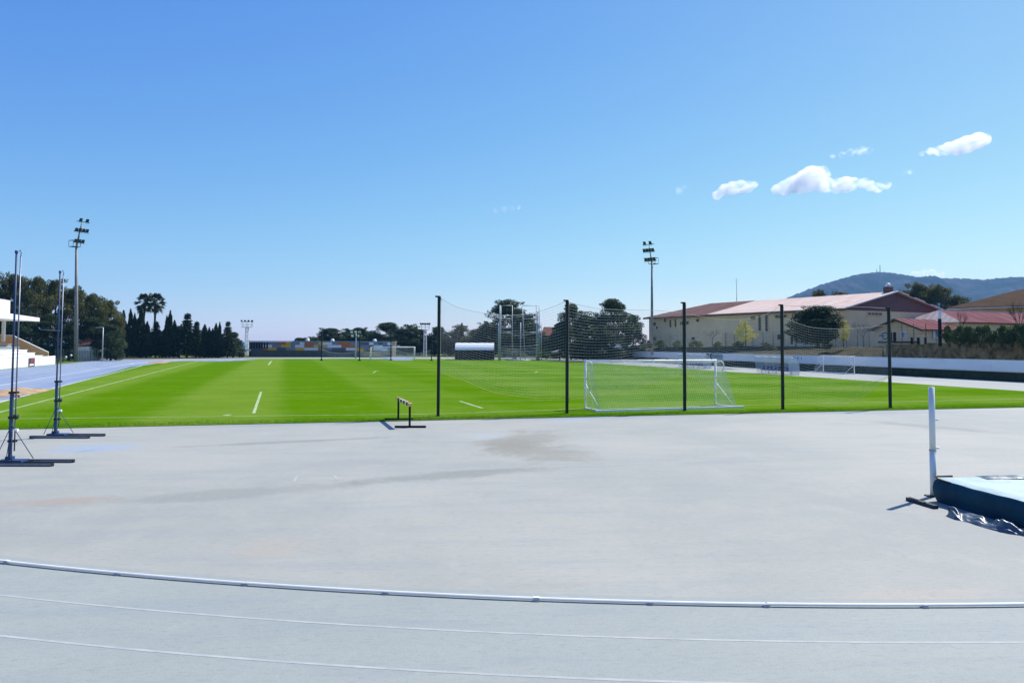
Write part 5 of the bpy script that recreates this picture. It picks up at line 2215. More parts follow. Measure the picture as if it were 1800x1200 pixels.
mb.prism([z_(W1, ZW - 0.151), z_(W2, ZW - 0.151), z_(r1_, zr - 0.001)], (0, 0, 0.16))
mb.build('roof', M['roof_brown'], wing, world=True)
mb = MB()
mb.bar(z_(W0, ZW - 0.22), z_(W1, ZW - 0.22), 0.14, 0.16)
mb.build('gutter', M['brick_trim'], wing, world=True)
# antenna mast on the ridge
q = P(1295, 531, (Cs + BE * WID / 2).y)
t = thing('aerial', 'thin aerial pole on the ridge where the brown and pink roofs meet', 'aerial', (q.x, q.y, PK))
mb = MB()
mb.tube([(0, 0, 0), (0, 0, 4.4)], [0.06, 0.03], 6)
mb.build('pole', M['galv'], t)
mb = MB()
mb.bar((-0.5, 0, 3.9), (0.5, 0, 3.9), 0.03)
mb.bar((-0.35, 0, 3.5), (0.35, 0, 3.5), 0.03)
mb.build('element', M['galv'], t)


def facade_window(parent, A, B, px, py, w, h, frame=True, outn=None, name='window', m=None):
    """a recessed looking window where the photo shows it on the wall A-B"""
    c = PV(px, py, A, B)
    tl_, br2 = PV(px - w / 2, py - h / 2, A, B), PV(px + w / 2, py + h / 2, A, B)
    d = (B - A).normalized()
    n = outn
    ww = abs((Vector((br2.x, br2.y, 0)) - Vector((tl_.x, tl_.y, 0))).length)
    hh = abs(tl_.z - br2.z)
    mb = MB()
    ang = math.atan2(d.y, d.x)
    o = c + n * 0.03
    mb.box(o, (ww, 0.08, hh), ang)
    wo = mb.build(name, m or M['window'], parent, world=True)
    if frame:
        mb = MB()
        for sx in (-1, 1):
            mb.box(o + d * sx * (ww / 2 + 0.05), (0.10, 0.14, hh + 0.2), ang)
        mb.box(o + Vector((0, 0, hh / 2 + 0.052)), (ww - 0.005, 0.13, 0.10), ang)
        mb.box(o - Vector((0, 0, hh / 2 + 0.052)), (ww - 0.005, 0.18, 0.10), ang)
        if ww > 1.2:
            for k in range(1, int(ww / 0.7)):
                mb.box(o + n * 0.03 + d * (-ww / 2 + ww * k / int(ww / 0.7)), (0.07, 0.06, hh - 0.01), ang)
        fo = mb.build('frame', M['cream'], None)
        fo.data.transform(LOCM[parent.name].inverted())
        fo.parent = wo
    return wo


NL = -BE                       # outward from the long side
for (px, py, w, h) in ((1324, 559, 8, 5), (1336, 568, 4.6, 27), (1348, 568, 4.6, 28), (1373, 556, 20, 4.5), (1398, 554.5, 10, 5.5), (1474, 556, 9, 6.5), (1434, 592, 16, 10), (1464, 592, 12, 9), (1372, 592, 10, 8), (1300, 575, 4, 4)):
    facade_window(hall, C0, C1, px, py, w, h, True, NL)
for (px, py, w, h) in ((1151, 569.5, 5, 5.5), (1155, 575.5, 3, 4), (1170, 563, 4, 6), (1179, 568.5, 3.6, 13), (1188, 567.5, 3.2, 14), (1205, 567.5, 12, 5.5), (1227, 563, 5, 5), (1151, 595, 5, 5), (1219, 595, 6, 5), (1197, 568, 2, 5)):
    facade_window(wing, C0, C1, px, py, w, h, True, NL)
facade_window(hall, C0, C2, 1537, 551.5, 25, 5, True, -BD)
facade_window(hall, C0, C1, 1412, 597, 9, 18, False, NL, 'door', M['white'])
facade_window(hall, C0, C1, 1392, 596, 4, 17, False, NL, 'door', M['brick_trim'])

# small red roofed house
H0 = P(1619, 604, 98)
H0 = Vector((H0.x, H0.y, 0))
HW_, HL_ = 6.7, 7.0
H1 = H0 + BD * HW_
zhe, zhp = 5.45, P(1569, 561.5, (H0 + BD * HW_ / 2).y).z
house = thing('small_house', 'small cream house with a red roof and white notices on its wall', 'house', (H0.x, H0.y, TZ))
mb = MB()
hm = H0 + BD * HW_ / 2
mb.prism([z_(H0, TZ), z_(H1, TZ), z_(H1, zhe), z_(hm, zhp - 0.14), z_(H0, zhe)], BE * HL_)
mb.build('wall', M['cream'], house, world=True)
mb = MB()
sl = (zhp - zhe) / (HW_ / 2)
o1, o2 = H0 - BD * 0.6, H1 + BD * 0.6
st_, en_ = -BE * 0.5, BE * (HL_ + 0.4)
slab_roof(mb, z_(o1 + st_, zhe - sl * 0.6), z_(o1 + en_, zhe - sl * 0.6), z_(hm + en_, zhp), z_(hm + st_, zhp))
slab_roof(mb, z_(hm + st_, zhp - 0.003), z_(hm + en_, zhp - 0.003), z_(o2 + en_, zhe - sl * 0.6), z_(o2 + st_, zhe - sl * 0.6))
mb.build('roof', M['roof_red'], house, world=True)
mb = MB()
mb.bar(z_(o1 + st_ - BE * 0.03, zhe - sl * 0.6), z_(hm + st_ - BE * 0.03, zhp), 0.08, 0.26)
mb.bar(z_(hm + st_ - BE * 0.03, zhp), z_(o2 + st_ - BE * 0.03, zhe - sl * 0.6), 0.075, 0.26)
mb.build('bargeboard', M['brick_trim'], house, world=True)
mb = MB()
mb.box(z_(hm, TZ + 0.62) - BE * 0.02, (HW_ - 1.0, 0.05, 0.22), math.atan2(BD.y, BD.x))
mb.build('plinth_band', M['brick_trim'], house, world=True)
w1 = facade_window(house, H0, H1, 1588, 588, 9, 13, False, -BE, 'notice', M['white'])
w2 = facade_window(house, H0, H1, 1588.3, 588, 4.5, 8.5, False, -BE * 2.2, 'notice_picture', M['galv'])
w3 = facade_window(house, H0, H1, 1556, 591, 22, 10, False, -BE, 'sign', M['white'])
pp = PV(1549, 590.5, H0, H1) - BE * 0.14
text_mesh('F', 0.62, M['dark_steel'], 'lettering', house, pp, -BD, (0, 0, 1), 0.004, 1.4)
mb = MB()
pc = PV(1557, 590, H0, H1) - BE * 0.16
mb.tube([pc + (-BD) * (0.42 * math.cos(a)) + Vector((0, 0, 0.42 * math.sin(a))) for a in np.linspace(0, 2 * math.pi, 20, endpoint=False)], 0.05, 5, closed=True)
mb.bar(pc + BD * 0.3, pc - BD * 0.3, 0.05, 0.05)
mb.build('emblem', M['dark_steel'], house, world=True)
for px in (1566, 1573):
    facade_window(house, H0, H1, px, 592, 5, 16, False, -BE, 'door', M['window'])
b0 = PV(1646, 588, H0, H0 + BE)
t = thing('notice_board', 'blue and white notice board on the side of the small house, beside the lamp pillar', 'notice board', b0 - BD * 0.12)
mb = MB()
mb.box((0, 0, 0), (1.7, 0.06, 0.95), math.atan2(BE.y, BE.x))
mb.build('board', M['white'], t)
mb = MB()
mb.box(Vector((0.25, 0, 0.05)) - BD * 0.05, (1.0, 0.05, 0.70), math.atan2(BE.y, BE.x))
mb.build('picture', M['blue_board'], t)
mb = MB()
mb.box(Vector((0.0, 0, -1.0)) + BD * 0.02, (0.10, 0.06, 1.6), math.atan2(BE.y, BE.x))
mb.build('leg', M['galv'], t)

# long red roofed building behind
L0 = P(1612, 604, 113)
L0 = Vector((L0.x, L0.y, 0))
LL, LW = 46, 9.0
zle, zlp = P(1700, 565.5, 108).z, P(1645, 546, 115).z
longb = thing('low_building', 'long low building with a dark red sheet roof behind the hedge', 'building', (L0.x, L0.y, TZ))
fr = L0 - BD * 4.5 + BE * 3.0
mb = MB()
mb.prism([z_(fr, TZ), z_(fr + BE * LL, TZ), z_(fr + BE * LL, zle), z_(fr, zle)], BD * LW)
mb.build('wall', M['cream'], longb, world=True)
mb = MB()
e0, e1 = fr - BE * 0.5 - BD * 0.6, fr + BE * (LL + 0.5) - BD * 0.6
f0_, f1_ = fr - BE * 0.5 + BD * (LW + 0.6), fr + BE * (LL + 0.5) + BD * (LW + 0.6)
q0, q1 = fr + BE * 2.2 + BD * LW / 2, fr + BE * LL + BD * LW / 2
slab_roof(mb, z_(e0, zle - 0.1), z_(e1, zle - 0.1), z_(q1, zlp), z_(q0, zlp))
slab_roof(mb, z_(q0, zlp - 0.003), z_(q1, zlp - 0.003), z_(f1_, zle - 0.1), z_(f0_, zle - 0.1))
mb.prism([z_(f0_, zle - 0.102), z_(e0, zle - 0.102), z_(q0, zlp - 0.002)], (0, 0, 0.14), 1)  # hip end in paler pink, its sunlit look put into the colour
mb.build('roof', [M['roof_red'], M['roof_pink']], longb, world=True)
mb = MB()
mb.bar(z_(q0, zlp + 0.17), z_(q1, zlp + 0.17), 0.3, 0.08)
mb.build('ridge_capping', M['white'], longb, world=True)
for k in range(6):
    q = fr + BE * (6 + 6 * k) - BD * 0.02
    mb = MB()
    mb.box(z_(q, zle - 1.1), (1.6, 0.06, 0.8), math.atan2(BE.y, BE.x))
    mb.build('window', M['window'], longb, world=True)

# building with brown tiles and a yellow wall at the far right
Yb = 152
y0, y1 = P(1676, 604, Yb), P(1900, 604, Yb - 16)
ey = (Vector((y1.x, y1.y, 0)) - Vector((y0.x, y0.y, 0)))
eyn = ey.normalized()
eyp = Vector((-eyn.y, eyn.x, 0))
ze_, zp_ = P(1680, 542.5, Yb).z, P(1800, 511.5, Yb + 1).z
yb = thing('yellow_building', 'building with a brown tiled roof and yellow wall at the far right', 'building', (y0.x, y0.y, TZ))
mb = MB()
a = Vector((y0.x, y0.y, 0))
mb.prism([z_(a, TZ), z_(a + ey, TZ), z_(a + ey, ze_), z_(a, ze_)], eyp * 18)
mb.build('wall', M['yellow_wall'], yb, world=True)
mb = MB()
a0 = a - eyn * 0.8 - eyp * 0.8
mb.prism([z_(a0, ze_), z_(a0 + eyn * (ey.length + 1.6), ze_), z_(a + eyn * (ey.length - 6) + eyp * 9, zp_), z_(a + eyn * 9 + eyp * 9, zp_)], (0, 0, 0.15))
mb.prism([z_(a0, ze_ - 0.002), z_(a + eyn * 9 + eyp * 9, zp_ - 0.002), z_(a - eyn * 0.8 + eyp * 18.8, ze_ - 0.002)], (0, 0, 0.15))
mb.build('roof', M['roof_tan'], yb, world=True)
mb = MB()
mb.bar(z_(a0, ze_ - 0.08), z_(a0 + eyn * (ey.length + 1.6), ze_ - 0.08), 0.12, 0.16)
mb.build('gutter', M['white'], yb, world=True)

# lamp pillar, bollards, terrace fence
b = P(1652.5, 602, 84)
t = thing('lamp_pillar', 'dark square pillar with a white lamp head beside the small house', 'lamp', (b.x, b.y, 3.25))
hp = P(1652.5, 545, 84).z - 3.25
mb = MB()
mb.box((0, 0, hp * 0.38), (0.26, 0.26, hp * 0.76))
mb.build('pillar', M['black'], t)
mb = MB()
mb.box((0, 0, hp * 0.88), (0.24, 0.24, hp * 0.23))
mb.build('lamp', M['white'], t)
for px, lb in ((1603, 'dark bollard on the terrace wall, nearest the house door'), (1614.5, 'dark bollard on the terrace wall, middle one of three'), (1627, 'dark bollard on the terrace wall, closest to the lamp pillar')):
    b = P(px, 603, 95.5)
    t = thing('bollard', lb, 'bollard', (b.x, b.y, 3.2), 0, 'three dark bollards before the small house')
    mb = MB()
    mb.tube([(0, 0, 0), (0, 0, 1.05)], 0.15, 10)
    mb.tube([(0, 0, 1.05), (0, 0, 1.10)], 0.18, 10)
    mb.build('shaft', M['black'], t)
    mb = MB()
    mb.box((0, 0, 0.03), (0.5, 0.5, 0.08))
    mb.build('footing', M['cream'], t)


def wire_fence(p0, p1, h, n, label, name='wire_fence', wires=9, mm=None, zf=None, step=None):
    t = thing(name, label, 'fence', p0)
    d = p1 - p0
    for i in range(n + 1):
        q = p0 + d * i / n
        mb = MB()
        mb.tube([q, q + Vector((0, 0, h))], 0.05, 6)
        mb.build('post', mm or M['fence_wire'], t, world=True)
    mb = MB()
    for k in range(wires):
        z = h * (k + 0.5) / wires
        mb.tube([p0 + Vector((0, 0, z)), p1 + Vector((0, 0, z))], 0.012, 3)
    L = d.length
    m_ = int(L / (step or 0.4))
    for i in range(m_):
        q = p0 + d * i / m_
        mb.tube([q, q + Vector((0, 0, h))], 0.008, 3)
    mb.build('mesh', mm or M['fence_wire'], t, world=True)
    return t


fu = SU + 0.9
wire_fence(W(fu, UVpx(1528, fu), 2.98), W(fu, UVpx(1400, fu), 2.98), 2.6, 7, 'grey wire fence on the terrace in front of the round evergreen tree')
wire_fence(W(fu, UVpx(1398, fu), 2.98), W(fu, UVpx(1160, fu), 2.98), 2.4, 16, 'long grey wire fence on the terrace before the cream wing', step=0.8)
wire_fence(W(SU + 0.3, UVpx(1628, SU + 0.3), 3.45), W(SU + 0.3, UVpx(1566, SU + 0.3), 3.45), 2.5, 3, 'brown wire gate fence in front of the small house', mm=M['brick_trim'], step=1.2, wires=3)

# vegetation on the terrace
tree('round0', 1437, 536, 92, 103, 'dark round evergreen tree in front of the pink roofed hall', TZ)
tree('mimosa0', 1310, 563, 40, 106, 'yellow flowering mimosa in front of the cream hall wall', TZ, 'yellow flowering trees')
tree('mimosa0', 1482, 560, 26, 104, 'smaller yellow tree right of the dark round evergreen', TZ, 'yellow flowering trees')
tree('bare0', 1517, 557, 40, 100, 'pollarded bare tree before the hall gable', TZ)
tree('bare0', 1252, 572, 34, 112, 'small bare tree before the brown roofed wing, left of the mimosa', TZ)
tree('bare0', 1178, 580, 28, 118, 'small bare tree between the right floodlight mast and the third net post', TZ)
tree('bare1', 1689, 532, 22, 97, 'thin bare tree behind the left half of the hedge', TZ)
tree('bare1', 1790, 512, 40, 95, 'tall bare tree at the right edge behind the hedge', TZ)
for i, (px, yt, w, lb) in enumerate(((1668, 574, 24, 'sparse left end bush of the hedge beside the lamp pillar'), (1686, 573, 24, 'second hedge bush from the lamp pillar'),
                                     (1704, 575, 24, 'third hedge bush from the lamp pillar'), (1722, 574, 26, 'fourth hedge bush from the lamp pillar'),
                                     (1741, 573, 26, 'fifth hedge bush from the lamp pillar'), (1760, 572, 26, 'sixth hedge bush from the lamp pillar'),
                                     (1778, 571, 26, 'seventh hedge bush from the lamp pillar'), (1797, 569, 28, 'hedge bush cut by the right edge of the photo'))):
    tree('shrub%d' % (i % 2), px, yt - 2, w * 1.45, 83 - i * 0.7, lb, 3.15, 'clipped hedge bushes on the stone wall')
for i, (px, yt, w, lb) in enumerate(((1135, 602, 26, 'low yellowish bush at the left end of the terrace'), (1163, 597, 26, 'low green bush under the right floodlight mast'),
                                     (1190, 598, 28, 'low green bush left of the third net post'), (1222, 598, 26, 'low green bush right of the third net post'),
                                     (1262, 600, 26, 'low green bush under the small bare tree'), (1296, 599, 24, 'low green bush under the mimosa'),
                                     (1352, 600, 28, 'low green bush left of the fourth net post'), (1452, 600, 26, 'low green bush under the round evergreen'))):
    tree('shrub2' if i in (0, 6) else 'shrub%d' % (i % 2), px, yt, w, 120 - i * 2.2, lb, 2.6, 'low bushes along the terrace edge')
for a in (('pine0', 1614, 496, 60, 172, 'green tree right behind the hall gable'), ('pine1', 1650, 499, 66, 170, 'green tree between the hall gable and the yellow building'),
          ('pine2', 1684, 517, 50, 168, 'lower green tree next to the yellow building'), ('pine0', 1590, 508, 34, 176, 'small green tree peeping over the hall ridge'),
          ('pine2', 1440, 507, 40, 230, 'dark tree top above the middle of the pink roof'), ('pine1', 1478, 510, 44, 230, 'dark tree top above the pink roof, near the ridge end')):
    tree(*a, zb=TZ, group='trees behind the sports hall')

# ------------------------------------------------------------------ dugouts
def dugout(pa, pb, label):
    c = (pa + pb) / 2
    d = (pb - pa)
    L = d.length
    x = d.normalized()
    ang = math.atan2(x.y, x.x)      # local x along the bench, local +y away from the pitch
    t = thing('dugout', label, 'dugout', c, ang, 'clear team dugouts')
    prof = []
    hD = 1.95
    for i in range(11):
        a = R(-8) + R(118) * i / 10
        prof.append((1.35 - 0.0 - 1.35 * (1 - math.cos(max(0, a - R(20)))) * 0.9 - (0.0), hD * math.sin(min(R(90), max(0, a * 0.82 + R(6))))))
    prof = [(1.30, 0.05), (1.38, 0.5), (1.36, 1.0), (1.22, 1.45), (0.95, 1.76), (0.55, 1.92), (0.1, 1.95), (-0.15, 1.90)]
    mb = MB()
    vs = []
    for (y, z) in prof:
        vs += [(-L / 2, y, z), (L / 2, y, z)]
    fs = [(2 * i, 2 * i + 1, 2 * i + 3, 2 * i + 2) for i in range(len(prof) - 1)]
    mb.add(vs, fs, 0, True)
    mb.build('shell', M['clear'], t)
    for s in (-1, 1):
        mb = MB()
        mb.poly([(s * L / 2, y, z) for y, z in prof] + [(s * L / 2, 0.25, 0.05)])
        mb.build('end_panel', M['clear'], t)
    for k in range(5):
        xx = -L / 2 + L * k / 4
        mb = MB()
        mb.tube([(xx, y, z) for y, z in prof], 0.025, 5)
        mb.build('rib', M['galv'], t)
    mb = MB()
    for y, z in (prof[0], prof[4], prof[-1]):
        mb.tube([(-L / 2, y, z), (L / 2, y, z)], 0.028, 5)
    mb.build('frame', M['galv'], t)
    n = 8
    for k in range(n):
        xx = -L / 2 + L * (k + 0.75) / (n + 0.5)
        mb = MB()
        mb.box((xx, 0.62, 0.47), (0.44, 0.42, 0.05))
        mb.box((xx, 0.84, 0.68), (0.44, 0.05, 0.38), rot=Matrix.Rotation(R(-8), 3, 'X'))
        mb.build('seat', M['seat_blue'], t)
    mb = MB()
    mb.bar((-L / 2 + 0.2, 0.66, 0.40), (L / 2 - 0.2, 0.66, 0.40), 0.07)
    for k in range(5):
        xx = -L / 2 + 0.4 + (L - 0.8) * k / 4
        mb.bar((xx, 0.66, 0), (xx, 0.66, 0.40), 0.06)
    mb.build('bench_frame', M['galv'], t)
    return t


dugout(G(1327, 655.2), G(1385, 659.6), 'nearer clear plastic dugout with blue seats, by the fourth net post')
dugout(G(1190, 645.6), G(1234, 648.6), 'farther clear plastic dugout with blue seats, seen behind the near goal')

# ------------------------------------------------------------------ left side: grandstand, barrier, hut
GV1 = 96.0
gs = thing('grandstand', 'white and ochre grandstand with a flat pale canopy at the left edge', 'grandstand', W(-55, 80))
gv0 = 58.0
for k in range(6):
    u0 = LO - 3.0 - 0.95 * k
    zt_ = 0.75 + 0.42 * k
    mb = MB()
    vend = GV1 - 1.0 - 0.28 * k
    mb.prism([W(u0, gv0, 0), W(u0 - 0.95, gv0, 0), W(u0 - 0.95, gv0, zt_), W(u0, gv0, zt_)], FV * (vend - gv0))
    mb.prism([W(u0 + 0.10, gv0, zt_ + 0.003), W(u0 - 0.90, gv0, zt_ + 0.003), W(u0 - 0.90, gv0, zt_ + 0.09), W(u0 + 0.10, gv0, zt_ + 0.09)], FV * (vend - gv0 - 0.02))
    mb.build('tier', M['white'] if k < 4 else M['galv'], gs, world=True)
ue = UV(PV(84, 620, W(-40, GV1), W(-70, GV1)))[0]
prof = []
for px, py in ((84, 626), (84.5, 619.5), (30, 594), (22, 590), (-20, 588)):
    q = PV(px, py, W(-40, GV1), W(-70, GV1))
    prof.append(q)
pts = [Vector((prof[0].x, prof[0].y, 0))] + prof[1:] + [Vector((prof[-1].x, prof[-1].y, 0))]
mb = MB()
mb.prism(pts, FV * 0.35)
mb.build('end_wall', M['ochre'], gs, world=True)
mb = MB()
for i in range(1, len(prof) - 1):
    mb.bar(prof[i] + Vector((0, 0, 0.05)) + FV * 0.17, prof[i + 1] + Vector((0, 0, 0.05)) + FV * 0.17, 0.45, 0.09)
mb.build('wall_coping', M['white'], gs, world=True)
# canopy: front edge runs along the track
cu = LO - 4.0
vC = UVpx(68.5, cu)
zc0, zc1 = P(68.5, 565, W(cu, vC).y).z, P(68.5, 558.5, W(cu, vC).y).z
mb = MB()
mb.prism([W(cu, gv0, zc0), W(cu - 8.5, gv0, zc0), W(cu - 8.5, gv0, zc1 + 1.5), W(cu - 6.0, gv0, zc1 + 0.9), W(cu, gv0, zc1)], FV * (vC - gv0))
mb.build('canopy', M['white'], gs, world=True)
vK = UVpx(10, cu - 3)
zk = P(10, 528, W(cu - 3, vK).y).z
mb = MB()
mb.prism([W(cu - 2.6, gv0, zc1 + 0.3), W(cu - 7, gv0, zc1 + 0.9), W(cu - 7, gv0, zk), W(cu - 2.6, gv0, zk)], FV * (vK - gv0))
mb.build('press_box', M['white'], gs, world=True)
for px in (5.5, -40):
    uu = cu - 4.2
    vv = UVpx(px, uu)
    mb = MB()
    mb.box(W(uu, vv, (zc0 + 2.2) / 2 + 1.1 - 0.01), (0.40, 0.40, zc0 - 2.2 - 0.02), FA)
    mb.build('column', M['white'], gs, world=True)
uu = cu - 6.4
mb = MB()
vv1 = UVpx(-3, uu)
mb.prism([W(uu, gv0, 2.0), W(uu - 0.3, gv0, 2.0), W(uu - 0.3, gv0, zc0 - 0.01), W(uu, gv0, zc0 - 0.01)], FV * (vv1 - gv0))
mb.build('back_wall', M['cream'], gs, world=True)
mb = MB()
mb.prism([W(uu + 0.01, vv1 - 3.2, 3.9), W(uu + 0.06, vv1 - 3.2, 3.9), W(uu + 0.06, vv1 - 3.2, zc0 - 0.5), W(uu + 0.01, vv1 - 3.2, zc0 - 0.5)], FV * 2.6)
mb.build('window', M['window'], gs, world=True)

# white barrier before the stand
bu = UV(G(97, 640.5))[0]
bv1 = UV(G(97, 640.5))[1]
t = thing('white_barrier', 'solid white board barrier in front of the grandstand', 'barrier', W(bu, 75))
hb_ = P(97, 625, G(97, 640.5).y).z
nseg = 10
for i in range(nseg):
    v0 = 50 + (bv1 - 50) * i / nseg
    v1 = 50 + (bv1 - 50) * (i + 1) / nseg
    mb = MB()
    mb.prism([W(bu, v0 + 0.01, 0.03), W(bu - 0.12, v0 + 0.01, 0.03), W(bu - 0.12, v0 + 0.01, hb_), W(bu, v0 + 0.01, hb_)], FV * (v1 - v0 - 0.02))
    mb.build('board', M['white'], t, world=True)
va, vb_ = UVpx(51.3, bu + 0.03), UVpx(62, bu + 0.03)
t = thing('poster', 'charcoal poster with a slanted red emblem fixed to the white barrier', 'poster', W(bu + 0.03, va, 0.05))
zpA, zpB = 0.02, hb_ * 0.90
mb = MB()
mb.prism([W(bu + 0.012, va, zpA), W(bu + 0.012, vb_, zpA), W(bu + 0.012, vb_, zpB), W(bu + 0.012, va, zpB)], FU * 0.03)
mb.build('sheet', M['poster'], t, world=True)
mb = MB()


def pq(f, g_):
    return W(bu + 0.055, va + (vb_ - va) * f, zpA + (zpB - zpA) * g_)


for pts in ([(0.28, 0.42), (0.42, 0.42), (0.62, 0.92), (0.46, 0.92)], [(0.50, 0.42), (0.64, 0.42), (0.84, 0.88), (0.70, 0.92)], [(0.46, 0.92), (0.70, 0.92), (0.80, 0.80), (0.50, 0.82)], [(0.38, 0.60), (0.66, 0.60), (0.70, 0.68), (0.42, 0.68)]):
    mb.prism([pq(*p) for p in pts], FU * 0.006)
mb.build('emblem', M['red_ink'], t, world=True)
mb = MB()
mb.prism([pq(*p) for p in ((0.12, 0.12), (0.84, 0.12), (0.84, 0.30), (0.30, 0.34), (0.12, 0.26))], FU * 0.006)
mb.build('caption_strip', M['white'], t, world=True)

# hut, plank fence, green fence and lamp posts by the floodlight mast
q0, q1 = P(136, 604, 133), P(166, 604, 135)
t = thing('hut', 'small white hut with a brown tiled roof under the pines', 'hut', (q0.x, q0.y, 0))
w_ = q1.x - q0.x
hz = P(150, 609, 133).z
mb = MB()
mb.box((w_ / 2, 2.0, hz / 2), (w_, 4.0, hz))
mb.build('wall', M['white'], t)
mb = MB()
zz = P(145, 594.5, 135).z
mb.prism([(-0.3, -0.4, hz - 0.05), (w_ + 0.4, -0.4, hz + 0.35), (w_ + 0.2, 2.0, zz - 0.4), (w_ * 0.35, 2.0, zz)], (0, 0, 0.12))
mb.prism([(w_ * 0.35, 2.0, zz - 0.003), (w_ + 0.2, 2.0, zz - 0.403), (w_ + 0.4, 4.4, hz + 0.35), (-0.3, 4.4, hz - 0.05)], (0, 0, 0.12))
mb.build('roof', M['terracotta'], t)
t = thing('plank_fence', 'bleached grey plank fence in front of the white hut', 'fence', P(136, 604, 130.5).xy.to_3d())
a, b_ = P(136, 604, 130.5), P(161, 604, 131.5)
for k in range(9):
    f = (k + 0.5) / 9
    mb = MB()
    q = a.lerp(b_, f)
    mb.box((q.x, q.y, 0.98), ((b_.x - a.x) / 9 - 0.05, 0.05, 1.9 + random.uniform(-0.06, 0.06)))
    mb.build('plank', M['grey_wood'], t, world=True)
mb = MB()
for z in (0.5, 1.5):
    mb.bar((a.x, a.y + 0.06, z), (b_.x, b_.y + 0.06, z), 0.05, 0.09)
mb.build('rail', M['grey_wood'], t, world=True)
for (x0, x1, yt, Yf, lb) in ((97, 111, 613, 121, 'green mesh panel right behind the end of the white barrier'), (112, 134, 614, 128, 'green mesh fence left of the plank fence'), (160, 172, 612, 131, 'green mesh fence panel right of the plank fence')):
    a, b_ = P(x0, 604, Yf), P(x1, 604, Yf + 1)
    h = P(x0, yt, Yf).z
    t = thing('mesh_fence', lb, 'fence', (a.x, a.y, 0), 0, 'green fences at the far left corner')
    mb = MB()
    n = int((b_.x - a.x) / 0.16)
    for i in range(n + 1):
        q = a.lerp(b_, i / n)
        mb.bar((q.x, q.y, 0.05), (q.x, q.y, h - 0.03), 0.07, 0.02)
    for k in range(7):
        z = 0.1 + (h - 0.15) * k / 6
        mb.bar((a.x, a.y + 0.015, z), (b_.x, b_.y + 0.015, z), 0.02, 0.05)
    mb.build('mesh', M['green_mesh'], t, world=True)
    for q in (a, a.lerp(b_, 0.5), b_):
        mb = MB()
        mb.box((q.x, q.y + 0.05, h / 2), (0.08, 0.06, h))
        mb.build('post', M['green_mesh'], t, world=True)
for px, py, lb in ((116, 627.5, 'white ball resting at the green fence, the lone one'), (125, 624.5, 'white ball at the green fence beside the floodlight mast')):
    q = P(px, py, 126.5)
    mb = MB()
    mb.sphere((0, 0, 0.18), 0.18, 14, 9)
    b_ = mb.build('ball', M['white'])
    b_.location = (q.x, q.y, max(0.02, q.z - 0.18))
    tag(b_, lb, 'ball', 'white balls by the green fence')
for px, arm, yt, lb in ((180.5, -1, 575.5, 'pale lamp post with a short bent arm, left of the cypresses'), (164.5, 0, 576, 'straight pale post rising from the white hut')):
    b = Vector((P(px, 604, 131).x, 131.0 if arm else 136.0, 0))
    if not arm:
        b = Vector((P(px, 604, 136.5).x, 136.5, 0))
    h = P(px, yt, b.y).z
    t = thing('lamp_post', lb, 'lamp post', b)
    mb = MB()
    mb.tube([(0, 0, 0), (0, 0, h)], [0.12, 0.08], 8)
    mb.build('pole', M['galv'], t)
    mb = MB()
    if arm:
        mb.tube([(0, 0, h - 0.03), (-0.75, 0, h + 0.02)], 0.06, 6)
        mb.box((-0.95, 0, h), (0.5, 0.2, 0.12))
    else:
        mb.tube([(0, 0, h), (0, 0, h + 0.12)], 0.10, 8)
    mb.build('lamp_arm' if arm else 'cap', M['galv'], t)

# ------------------------------------------------------------------ far right of the cage: ochre wall, steps, house
a = P(971, 604, 170)
t = thing('brick_ramp', 'short ochre brick ramp wall with a handrail beyond the track', 'wall', (a.x, a.y, 0))
mb = MB()
x1 = P(985, 604, 170).x - a.x
z0, z1 = P(971, 619.5, 170).z, P(985, 616, 170).z
mb.prism([(0, 0, 0), (x1, 0, 0), (x1, 0, z1), (0, 0, z0)], (0, 2.5, 0))
mb.build('wall', M['yellow_wall'], t)
mb = MB()
mb.prism([(-0.1, -0.06, z0 + 0.003), (x1 + 0.1, -0.06, z1 + 0.003), (x1 + 0.1, -0.06, z1 + 0.15), (-0.1, -0.06, z0 + 0.15)], (0, 2.6, 0))
mb.build('coping', M['white'], t)
mb = MB()
for k in range(5):
    x = x1 * k / 4
    z = z0 + (z1 - z0) * k / 4 + 0.14
    mb.tube([(x, 0.3, z), (x, 0.3, z + 1.1)], 0.03, 5)
mb.tube([(0, 0.3, z0 + 1.2), (x1, 0.3, z1 + 1.2), (x1 + 3, 0.3, z1 + 1.3)], 0.03, 5)
mb.build('handrail', M['galv'], t)
b = P(1003, 604, 172)
t = thing('kiosk', 'small grey kiosk with a dark opening under the pines', 'kiosk', (b.x, b.y, 0))
mb = MB()
hk = P(1003, 606, 172).z
wk = P(1021, 604, 172).x - b.x
mb.box((wk / 2, 1.5, hk / 2), (wk, 3, hk))
mb.build('wall', M['galv'], t)
mb = MB()
mb.box((wk / 2 + 0.2, 1.5, hk + 0.08), (wk + 0.8, 3.6, 0.14))
mb.build('roof', M['white'], t)
mb = MB()
mb.box((wk * 0.62, -0.02, hk * 0.5), (wk * 0.6, 0.06, hk * 0.6))
mb.build('opening', M['window'], t)
a = P(954, 604, 235)
t = thing('far_house', 'distant house with a brown tiled roof right of the throwing cage', 'house', (a.x, a.y, 0))
x1 = P(988, 604, 235).x - a.x
zE_, zP_ = P(960, 590, 235).z, P(960, 575.5, 240).z
mb = MB()
mb.box((x1 / 2, 4, zE_ / 2), (x1, 8, zE_))
mb.build('wall', M['brick_trim'], t)
mb = MB()
mb.prism([(-0.5, -0.5, zE_ - 0.1), (x1 + 0.5, -0.5, zE_ - 0.1), (x1 - 1, 4, zP_), (0.5, 4, zP_)], (0, 0, 0.15))
